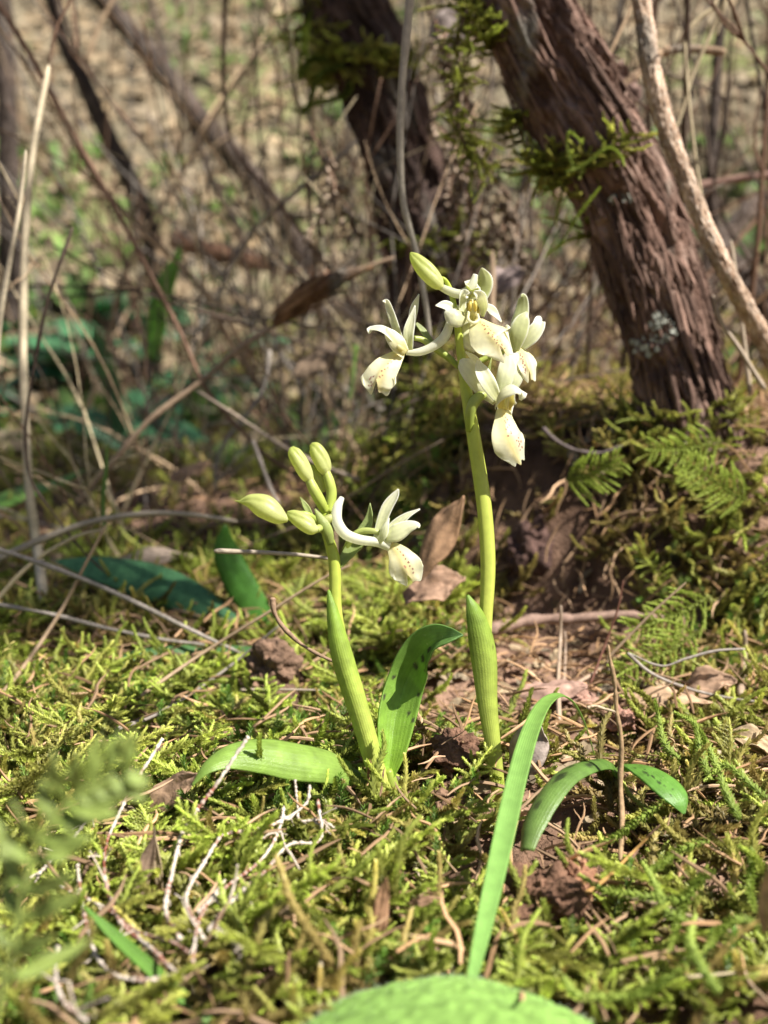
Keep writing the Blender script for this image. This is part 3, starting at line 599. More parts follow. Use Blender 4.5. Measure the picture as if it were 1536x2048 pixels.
lip(f, [(954, 637, -3), (970, 652, -7), (988, 672, -10), (1004, 694, -9), (1016, 718, -7)], [24, 74, 92, 82, 58], (.1, .35, .93), D, 8, cup=-.05, fold=-.25,
    sp=[(u_, .12*math.sin(k*2.3), .012, .03, RED) for k, u_ in enumerate(np.linspace(.1, .9, 24))])
# right flower, side view
f = flower(tall)
tube('ovary', [(928, 740, 6), (960, 722, 7), (1000, 706, 7), (1034, 696, 6)], [5, 6, 6, 5], M['stem'], f, (.33, .42, .07), (.45, .5, .15), d0=D, sides=10)
petal(f, 'sepal', [(1034, 704, 6), (1037, 655, 6), (1044, 620, 6), (1046, 596, 5), (1042, 590, 4)], [14, 32, 28, 18, 4], (-.1, .1, 1), D, cup=-.1, c0=(.58, .62, .28), c1=(.66, .70, .40))
petal(f, 'petal', [(1028, 704, 4), (1036, 668, 2), (1046, 640, 2), (1054, 624, 3)], [18, 38, 30, 4], (.1, .1, 1), D, cup=-.1, c0=(.60, .64, .30), c1=(.70, .72, .44))
petal(f, 'sepal', [(1040, 698, 5), (1060, 674, 4), (1075, 655, 4), (1080, 640, 5), (1084, 645, 7)], [14, 32, 28, 20, 4], (.2, .25, .93), D)
lip(f, [(1038, 694, 5), (1052, 714, 3), (1059, 738, 2), (1062, 764, 3)], [18, 40, 42, 36], (.35, .1, .9), D, 12, fold=-.18, sp=[(u_, .45+.1*math.sin(k*2.5), .016, .06, RED) for k, u_ in enumerate(np.linspace(.2, .75, 12))])
# lower flower, three-quarter view
f = flower(tall)
tube('ovary', [(938, 862, -1), (940, 830, -3), (949, 803, -4), (966, 790, -3), (985, 792, -1)], [7, 10, 11, 9, 6], M['stem'], f, (.31, .40, .06), (.46, .52, .16), d0=D, sides=14)
blade('bract', [(966, 780, 4), (975, 750, 5), (983, 716, 5)], [8, 9, 1], (.2, .2, .95), M['leaf'], f, (.40, .47, .16), d0=D, nu=10, nv=5)
petal(f, 'sepal', [(992, 806, -3), (970, 778, -4), (948, 752, -5), (930, 727, -5), (923, 718, -4)], [14, 36, 40, 32, 10], (-.1, .25, .95), D, cup=-.12, c0=(.72, .72, .45))
petal(f, 'petal', [(996, 800, -4), (977, 768, -7), (963, 742, -7), (955, 720, -6)], [16, 34, 28, 4], (.15, .2, .95), D, cup=.1, c0=(.70, .72, .42))
petal(f, 'sepal', [(985, 780, 1), (966, 745, 0), (950, 720, -2), (931, 703, -2)], [8, 18, 16, 2], (.3, .3, .9), D)
petal(f, 'sepal', [(1002, 792, 0), (1011, 755, 0), (1017, 728, 1), (1018, 703, 2)], [16, 35, 35, 14], (.1, .1, 1), D, cup=-.12, c0=(.60, .64, .34))
petal(f, 'petal', [(1014, 788, 1), (1029, 760, 1), (1036, 735, 2), (1030, 706, 3)], [16, 32, 30, 10], (.2, .1, .95), D, cup=-.12, c0=(.62, .66, .36))
petal(f, 'hood', [(990, 816, -6), (996, 795, -8), (1010, 780, -9), (1030, 774, -9), (1044, 784, -8), (1040, 800, -7)], [12, 24, 32, 32, 26, 6], (.1, .75, .55), D, cup=-.18, c0=(.74, .74, .45))
petal(f, 'throat', [(1010, 836, -3), (1009, 812, 0), (1014, 790, -1), (1020, 776, -5)], [24, 38, 42, 24], (0, 0, 1), D, cup=.38, c0=PY, c1=(.74, .72, .40))
column(f, [(1012, 822, -3), (1013, 806, -5), (1018, 790, -6)], [5, 5, 3], D)
lip(f, [(1008, 818, -4), (1009, 840, -7), (1015, 872, -9), (1028, 902, -8), (1042, 930, -6)], [28, 40, 64, 66, 34], (.1, .2, .97), D, 15, cup=-.05, fold=-.12, notch=lambda v: .03*np.cos(v*9)-.03-.10*v**4,
    sp=[(u_, -.05-.18*math.sin(k*1.9)-.35*u_, .014, .05, RED) for k, u_ in enumerate(np.linspace(.2, .5, 10))]+[(u_, -.55+.13*math.sin(u_*70), .012, .045, (.45, .14, .10)) for u_ in np.linspace(.62, .82, 9)])

# --- short orchid
DS = Gd(772, 1622)
short = thing('orchid', P(776, 1630, DS), 'short orchid with one open flower, fat buds and a dark spotted leaf', 'orchid')
D = DS-.003
tube('stem', [(778, 1640, 2), (765, 1580), (748, 1520), (728, 1450), (706, 1370), (684, 1290), (672, 1220), (670, 1150), (668, 1118), (660, 1088), (652, 1060), (650, 1030), (652, 1010)], [15, 17, 18, 18, 17, 14, 12, 12, 12, 11, 9, 8, 5], M['stem'], short, (.56, .60, .14), (.44, .55, .06), n=100, sides=16, d0=D, ridge=.04, nridge=5)
blade('sheath_leaf', [(758, 1560, -2), (736, 1480, -3), (712, 1400, -3.5), (690, 1330, -4), (675, 1270, -4), (664, 1215, -3), (657, 1180, -1.5)], [34, 38, 41, 42, 34, 18, 2], (.1, .1, 1), M['leaf'], short, (.58, .64, .14), (.27, .46, .05), d0=D, cup=-.34, nu=50, nv=21, thick=.0005)
tube('side_sheath', [(786, 1640, 3), (786, 1600, 2), (782, 1565, 1), (776, 1540, 0)], [12, 14, 14, 8], M['stem'], short, (.42, .46, .13), (.32, .42, .06), d0=D, sides=12)
blade('leaf', [(706, 1545, 2), (655, 1528, -5), (590, 1518, -12), (520, 1508, -18), (460, 1512, -23), (415, 1534, -27), (384, 1572, -29)], [50, 74, 84, 74, 56, 30, 2], [(.1, .6, .8), (.1, .6, .8), (.05, .6, .8), (-.2, .65, .7), (-.5, .6, .6)], M['leaf'], short, (.30, .45, .09), (.27, .43, .08), d0=D, cup=-.20, fold=.12, nu=60, nv=21, thick=.0005)
tube('leaf_stalk', [(776, 1600, 3), (752, 1575, 4), (722, 1560, 5), (694, 1548, 4)], [10, 12, 16, 18], M['stem'], short, (.36, .42, .12), (.17, .28, .055), d0=D, sides=10)
PUR = (.045, .015, .04)
blade('leaf', [(776, 1560, 0), (782, 1500, 3), (792, 1430, 7), (812, 1365, 9), (838, 1315, 6), (870, 1286, 1), (900, 1276, -3), (926, 1270, -5)], [18, 58, 76, 76, 74, 66, 40, 2],
      [(.1, .0, 1), (.1, 0, 1), (0, .1, 1), (-.1, .3, .95), (-.2, .5, .8), (-.2, .7, .7)], M['leaf'], short, (.30, .50, .05), (.17, .33, .10), d0=D, cup=.10, fold=.45, nu=80, nv=31, thick=.0005,
      spots=[(.60, .30, .018, .20, PUR), (.67, .22, .018, .18, PUR), (.53, .10, .018, .20, PUR), (.40, .85, .014, .1, PUR), (.44, -.75, .016, .11, PUR), (.30, .6, .01, .08, PUR), (.27, .9, .012, .1, PUR), (.34, -.9, .012, .08, PUR), (.57, .8, .010, .1, PUR)])
# buds
bud(short, [(469, 1001), (480, 1003), (502, 1003), (528, 1014), (556, 1032), (576, 1040)], [1, 3.5, 17, 27, 20, 5], D-.004)
tube('ovary', [(572, 1038, -3), (592, 1030, -3), (615, 1030, -2), (640, 1046, 0)], [6, 7, 7, 6], M['stem'], short, (.46, .52, .16), (.34, .43, .07), d0=D)
bud(short, [(574, 1024, 0), (584, 1030, 0), (604, 1042, 0), (622, 1056, 0), (636, 1060, 0)], [3, 13, 19, 17, 6], D-.008)
tube('ovary', [(632, 1060, -7), (642, 1056, -5), (652, 1066, -2)], [7, 8, 8], M['stem'], short, (.44, .5, .14), (.36, .44, .08), d0=D)
bud(short, [(583, 894), (588, 905), (600, 926), (612, 948), (621, 962)], [5, 15, 18, 16, 9], D-.003)
tube('ovary', [(618, 958, -3), (628, 980, -3), (640, 1002, -2), (650, 1022, 0)], [9, 11, 11, 9], M['stem'], short, (.46, .52, .14), (.40, .48, .08), d0=D)
bud(short, [(622, 888), (630, 896), (640, 915), (648, 935), (652, 948)], [5, 15, 19, 17, 9], D+.003)
tube('ovary', [(652, 944, 3), (659, 965, 3), (663, 990, 3), (658, 1025, 2)], [9, 11, 11, 9], M['stem'], short, (.46, .52, .14), (.40, .48, .08), d0=D)
bud(short, [(622, 930, 5), (634, 950, 5), (642, 968, 5), (646, 985, 5)], [4, 8, 9, 5], D)
bud(short, [(668, 1030, 0), (660, 1036, -1), (650, 1042, -1), (644, 1046, 0)], [4, 9, 10, 5], D-.003, c0=(.6, .64, .2))
blade('bract', [(662, 1090, -5), (654, 1062, -6), (642, 1040, -6), (630, 1018, -5)], [12, 22, 18, 2], (-.1, .1, 1), M['leaf'], short, (.40, .48, .12), (.46, .53, .18), d0=D, cup=-.2, nu=16, nv=9)
blade('bract', [(622, 1032, 2), (612, 1014, 2), (600, 994, 2)], [10, 12, 1], (.2, .1, 1), M['leaf'], short, (.40, .48, .14), d0=D, nu=12, nv=7)
# open flower
f = flower(short)
blade('bract', [(672, 1138, 0), (700, 1104, 1), (722, 1074, 2), (738, 1040, 2), (740, 1006, 1)], [10, 26, 28, 18, 1], (-.2, .25, .95), M['leaf'], f, (.34, .43, .13), (.38, .46, .18), d0=D, cup=.2, nu=20, nv=9)
tube('ovary', [(690, 1100, 2), (704, 1076, 1), (722, 1063, 0), (745, 1062, -1), (760, 1066, -1)], [6, 8, 7, 6, 5], M['stem'], f, (.36, .44, .08), (.5, .55, .2), d0=D)
spur(f, [(780, 1094, -2), (752, 1084, -2), (718, 1079, -3), (690, 1067, -4), (674, 1042, -4), (675, 1015, -3), (684, 995, -2)], [9, 9, 10, 11, 11, 9.5, 5], D)
petal(f, 'sepal', [(752, 1082, -1), (762, 1048, -1), (775, 1015, -1), (790, 992, -1), (797, 978, -1)], [12, 20, 22, 16, 3], (-.2, .1, 1), D, cup=.2)
petal(f, 'petal', [(766, 1074, 1), (790, 1054, 2), (815, 1032, 2), (840, 1018, 2)], [14, 24, 14, 3], (-.1, .5, .85), D, cup=.2)
petal(f, 'sepal', [(768, 1074, -3), (790, 1066, -4), (815, 1053, -4), (834, 1050, -4), (838, 1056, -4)], [18, 36, 26, 14, 3], (.1, .3, .95), D, cup=-.15)
petal(f, 'petal', [(757, 1086, -3), (766, 1068, -4), (772, 1050, -4), (778, 1036, -3)], [10, 18, 12, 2], (-.4, .1, .9), D, cup=-.15)
column(f, [(776, 1086, -1), (784, 1080, -1), (790, 1072, 0)], [7, 6, 3], D)
lip(f, [(782, 1090, -2), (798, 1108, -5), (810, 1132, -6), (820, 1155, -5), (824, 1168, -4)], [22, 48, 66, 66, 60], (-.05, .3, .95), D, 22, fold=-.14,
    sp=[(u_, -.15-.25*u_+.05*math.sin(k*3), .016, .05, RED) for k, u_ in enumerate(np.linspace(.15, .7, 8))]+[(.52, .02, .03, .06, (.55, .2, .18))])

# --- spotted rosette leaves of a plant without flowers
DR = Gd(1240, 1545, .016)
ros = thing('orchid_seedling', G(1238, 1560), 'low pair of dark blotched leaves beside the dry upright stalk', 'orchid')
DB = (.03, .035, .02)
blade('leaf', [(1236, 1545, 4), (1215, 1524, 0), (1175, 1528, -8), (1130, 1550, -16), (1092, 1595, -24), (1064, 1650, -30), (1052, 1700, -34)], [26, 36, 44, 52, 56, 50, 30], [(0, .8, .6), (-.2, .8, .55), (-.5, .6, .6), (-.6, .35, .7)], M['leaf'], ros, (.12, .25, .04), (.22, .34, .09), d0=DR, cup=-.2, nu=50, nv=17, thick=.0005,
      spots=[(.52, .1, .05, .35, DB), (.34, -.2, .03, .3, DB), (.42, .5, .02, .2, DB), (.72, .3, .03, .25, (.06, .07, .03)), (.25, .3, .02, .2, DB)])
blade('leaf', [(1244, 1540, 2), (1264, 1530, -3), (1300, 1545, -9), (1335, 1572, -14), (1358, 1600, -17), (1368, 1628, -18)], [20, 44, 66, 72, 52, 4], [(.3, .8, .5), (.3, .8, .55), (.3, .7, .65)], M['leaf'], ros, (.15, .32, .05), (.18, .40, .07), d0=DR, cup=-.12, fold=.12, nu=60, nv=25, thick=.0005,
      spots=[(a_, b_, r_*.5, r_*2.2, DB) for a_, b_, r_ in ((.40, .38, .06), (.47, .30, .05), (.44, .46, .03), (.36, .10, .03), (.55, .36, .055), (.60, .28, .03), (.66, -.05, .03), (.50, -.30, .02), (.72, .42, .04), (.30, .55, .03), (.52, .1, .02), (.8, .1, .02))])
tube('stalk', [(1236, 1590, 8), (1237, 1560, 6), (1240, 1540, 3)], [8, 9, 9], M['stem'], ros, (.3, .36, .1), d0=DR)

# ------------------------------------------------------------------ green leaves and grass blades
GRN, TEAL = (.16, .36, .05), (.09, .25, .12)
def solo(o, label, cat, group=None): return tag(o, label, cat, group)
DG = Gd(1190, 1515, .006)
gb = [(1192, 1530, 2.6), (1187, 1505, 0.0), (1168, 1446, -7.7), (1145, 1405, -17.9), (1118, 1391, -30.7), (1088, 1410, -46.1), (1062, 1462, -61.4), (1036, 1550, -76.8), (1004, 1690, -97.3), (968, 1850, -120.3), (945, 1950, -135.7), (930, 2018, -143.4)]
solo(blade('meadow_grass', gb, [4, 6, 9, 12, 17, 28, 36, 40, 41, 34, 22, 2], [(.6, .6, .5), (.3, .9, .4), (-.2, .7, .7), (-.1, .3, .95), (0, .2, 1)], M['grass'], None, (.22, .38, .06), (.26, .48, .13), d0=DG, cup=.10, nu=90, nv=11, origin=P(1192, 1530, DG)), 'long light green grass blade arching over and down past the tall orchid', 'grass')
dq = .235
solo(blade('meadow_grass', [(165, 1810, 0), (230, 1872, -2), (310, 1945, -5), (390, 2020, -8), (470, 2105, -10)], [3, 24, 28, 30, 30], (.1, .7, .7), M['grass'], None, (.14, .30, .04), (.12, .27, .03), d0=dq, cup=.12, nu=40, nv=9), 'dark green grass blade slanting up from the ground under the feathery frond', 'grass')
# green leaves behind the orchids: (points, widths, depth, hint, colour, label)
for pts, wd, d, hint, c, lb, grp in (
    ([(300, 720), (312, 650), (328, 580), (350, 525), (360, 490)], [22, 40, 40, 22, 2], 1.0, (.3, .1, .95), (.22, .50, .05), 'bright upright green blade catching the sun before the bent dark stem', None),
    ([(240, 870), (222, 780), (200, 700), (185, 650)], [26, 42, 38, 3], .95, (-.3, .2, .9), (.11, .26, .06), 'darker broad green blade leaning beside the bright upright one', None),
    ([(-40, 1010), (40, 985), (110, 965), (170, 940)], [50, 60, 40, 4], .70, (.1, .85, .5), (.24, .46, .10), 'pale green leaf lying flat beneath the tall pale straws', None),
    ([(500, 1262, 0), (400, 1205, 8), (300, 1160, 20), (200, 1135, 30), (110, 1122, 40)], [6, 66, 80, 60, 4], .50, (.0, .55, .85), (.13, .34, .15), 'long blue green leaf pointing at the short orchid under grey twigs', None),
    ([(545, 1290, 10), (520, 1230, 6), (480, 1165, 4), (452, 1100, 2), (450, 1050, 0)], [30, 52, 60, 48, 6], .50, (.15, .2, .95), (.10, .28, .04), 'dark green tongue shaped leaf standing behind the long blue green one', None),
    ([(560, 1300, 6), (420, 1298, 6), (300, 1305, 0), (230, 1325, -6), (195, 1352, -10), (183, 1382, -12)], [8, 22, 24, 26, 26, 6], .46, (0, .7, .7), (.11, .26, .08), 'narrow green leaf curving down to a blunt tip above the moss', None),
    ([(150, 860), (180, 835), (235, 880), (260, 910)], [30, 70, 50, 4], .95, (.2, .8, .6), (.10, .30, .12), 'blue green leaf spread flat below the darker broad blade', None),
):
    kw = dict(cup=-.14, fold=.10, nu=40, nv=13, thick=.0006, wave=.05, seed=int(pts[0][0])+60)
    solo(blade('leaf', pts, wd, hint, M['leaf'], None, tuple(.8*k for k in c), c, d0=d, **kw), lb, 'leaf', grp)
# a small broad-leaved plant: blue green ivy-like leaves behind on the ground
gp = np.random.default_rng(51)
iv = thing('creeping_plant', G(180, 760), 'creeping plant with many broad blue green leaves at the foot of the slope', 'plant')
for k in range(60):
    px, py = gp.uniform(-40, 430), gp.uniform(620, 900); b = G(px, py, .012); a = gp.uniform(0, 6.28); L = gp.uniform(.05, .11)*np.dot(b-CAM, FW)/1.2
    dv = np.array([math.cos(a), math.sin(a), .15]); m = [b, b+dv*L*.4+[0, 0, .006], b+dv*L*.75+[0, 0, .006], b+dv*L-[0, 0, .002]]
    f = gp.uniform(.7, 1.3); blade('leaf', m, [L*.15, L*.55, L*.4, .001], (gp.normal(0, .3), .95, .5), M['leaf'], iv, tuple(f*x for x in TEAL), tuple(f*x for x in (.10, .27, .12)), world=True, nu=12, nv=7, cup=.1, thick=.0006)
tube('stem', np.array([G(x, y, .006) for x, y in ((-60, 800), (60, 760), (180, 740), (300, 720), (420, 700))]), [.002]*5, M['stem'], iv, (.10, .16, .05), world=True)
tube_grass = [([(210, 1060, 0), (206, 1000, 0), (212, 940, 0), (214, 895, 0)], .55), ([(700, 800), (705, 760), (712, 690)], .66)]
for k, (pts, d) in enumerate(tube_grass):
    solo(tube('grass_sprout', pts, [4, 4.5, 4, 2][:len(pts)], M['grass'], None, (.12, .26, .04), (.2, .36, .06), d0=d), ['short upright green stem at the crossing of the dry straws', 'short green stem below the left flower of the tall orchid'][k], 'grass')
# broad downy leaf under the lens
dl = thing('downy_leaf', P(925, 2300, .17), 'broad downy light green leaf in front of the arching grass blade', 'leaf')
mid = [P(925, 1962, .226), P(925, 1964, .224), P(925, 1970, .220), P(925, 1985, .213), P(924, 2060, .197), P(922, 2200, .170), P(920, 2420, .145), P(920, 2700, .125)]
Vd, Fd, uvd, cold = blade('blade', mid, [.018, .029, .040, .049, .062, .070, .064, .03], (0, .85, .5), M['leaf'], dl, (.30, .50, .13), (.26, .44, .10), world=True, nu=90, nv=61, cup=-.10, ret=True)
u_, v_ = uvd[:, 1], np.abs(uvd[:, 0]); vein = np.abs(((u_*11 - v_*.5 + .6*fbm(np.stack([u_*9, uvd[:, 0]*4, u_*0+3], -1), 2)) % 1)-.5)*2; net = fbm(np.stack([u_*60, uvd[:, 0]*26, u_*0], -1), 3)
bul = .0006*ss(.0, .35, vein) + .0018*(net-.5)
Vd = Vd + np.array([[0, 0, 1]])*bul[:, None]; cold = cold*(.82+.26*ss(0, .22, vein))[:, None]*(.60+.8*net)[:, None]
M['downy'] = organic('downy_leaf', .55, .35, 500, .12, 1500, .6, .0004, spec=.3)
mesh('blade', Vd, Fd, M['downy'], dl, cold, uvd, thick=.0004)
Vh, Fh, o = [], [], 0; gh = np.random.default_rng(3)
rim = np.where((np.abs(uvd[:, 0]) > .93) | (u_ < .02))[0]
for q in np.concatenate([gh.choice(rim, 900), gh.choice(len(Vd), 1200)]):
    b = Vd[q]; out = norm(b-Vd.mean(0)) if q in rim else np.array([0, 0, 1.0]); d = norm(out*.8+np.array([0, 0, .6])+gh.normal(0, .35, 3)); L = gh.uniform(.0006, .0015); s = np.cross(d, [.3, .9, .1]); s = s/np.linalg.norm(s)*.00005; t = np.cross(d, s)
    Vh += [b+s, b-s*.5+t, b-s*.5-t, b+d*L]; Fh += [[o, o+1, o+3], [o+1, o+2, o+3], [o+2, o, o+3]]; o += 4
hh = mesh('hairs', np.array(Vh), Fh, M['downy'], dl, (.55, .62, .45), smooth=False); hh['kind'] = 'stuff'
# feathery frond close to the lens
fr = thing('fern_frond', P(10, 2150, .165), 'feathery pale green frond hanging close in front of the moss', 'fern')
rp = cr(W3([(-20, 2060, 0), (20, 1930, 0), (45, 1800, 0), (75, 1690, 0), (130, 1610, 0), (190, 1570, 0), (262, 1538, 0)], .165), 40)
tube('rachis', rp[::4], [.0005]*len(rp[::4]), M['stem'], fr, (.30, .38, .10), world=True)
gq = np.random.default_rng(9)
for i in range(5, 39, 3):
    for s in (-1, 1):
        T = norm(rp[min(i+1, 39)]-rp[i-1]); sd_ = norm(np.cross(T, -FW))*s; L = .0105*(1-.55*i/40)*gq.uniform(.7, 1.3); dv = norm(T*.55+sd_*.9+FW*gq.normal(0, .35))
        m = [rp[i], rp[i]+dv*L*.4, rp[i]+dv*L*.75+T*L*.05, rp[i]+dv*L+T*L*.12]
        blade('leaflet', m, [.0006, .0023, .0018, .0003], (gq.normal(0, .3), .5, .85), M['leaf'], fr, (.30, .40, .09), (.42, .52, .14), world=True, nu=12, nv=7, wave=.25, seed=i+50*(s+1))

# ------------------------------------------------------------------ straws, sticks and twigs
GREY, TAN, BRN, DRK, STR, RDB = (.30, .26, .225), (.42, .30, .19), (.17, .10, .065), (.085, .06, .045), (.56, .46, .29), (.21, .09, .06)
def stick(name, pts, d, r, c, label, cat, mat='twig', c1=None, jit=.10, group=None, sides=7, n=None, forks=(), seed=1, tip=.6):
    """a stick or straw through photo points at depth d; forks = further point lists joined to the same body"""
    gs = []; k = 0
    for q in [pts]+list(forks):
        w3 = np.array([P(v[0], v[1], above(v[0], v[1], d)) for v in q]); m = n or max(22, 9*len(q)); cc = cr(w3, m); rr = np.linspace(r, r*tip, m)*(1 if k == 0 else .6)*d/FPX; rr[0] *= .5; rr[-1] *= .35; rr[-2] *= .75
        g = np.random.default_rng(seed*7+k); cc = cc + np.cumsum(g.normal(0, jit*.35, cc.shape), 0)*rr.mean()*.5; kn = g.normal(0, 1, m//3+3); rr = rr*(1+np.clip(np.interp(np.linspace(0, len(kn)-1, m), np.arange(len(kn)), kn)*jit*1.1, -.4, .6))
        V, F, uv = tube_geo(cc, rr, sides); gs.append((V, F, uv)); k += 1
    V = np.vstack([g[0] for g in gs]); uv = np.vstack([g[2] for g in gs]); F = []; o = 0
    for g in gs: F += [[i+o for i in f] for f in g[1]]; o += len(g[0])
    col = lerp(c, c1 if c1 else c, uv[:, 1])
    return tag(mesh(name, V, F, M[mat], None, col, uv), label, cat, group)
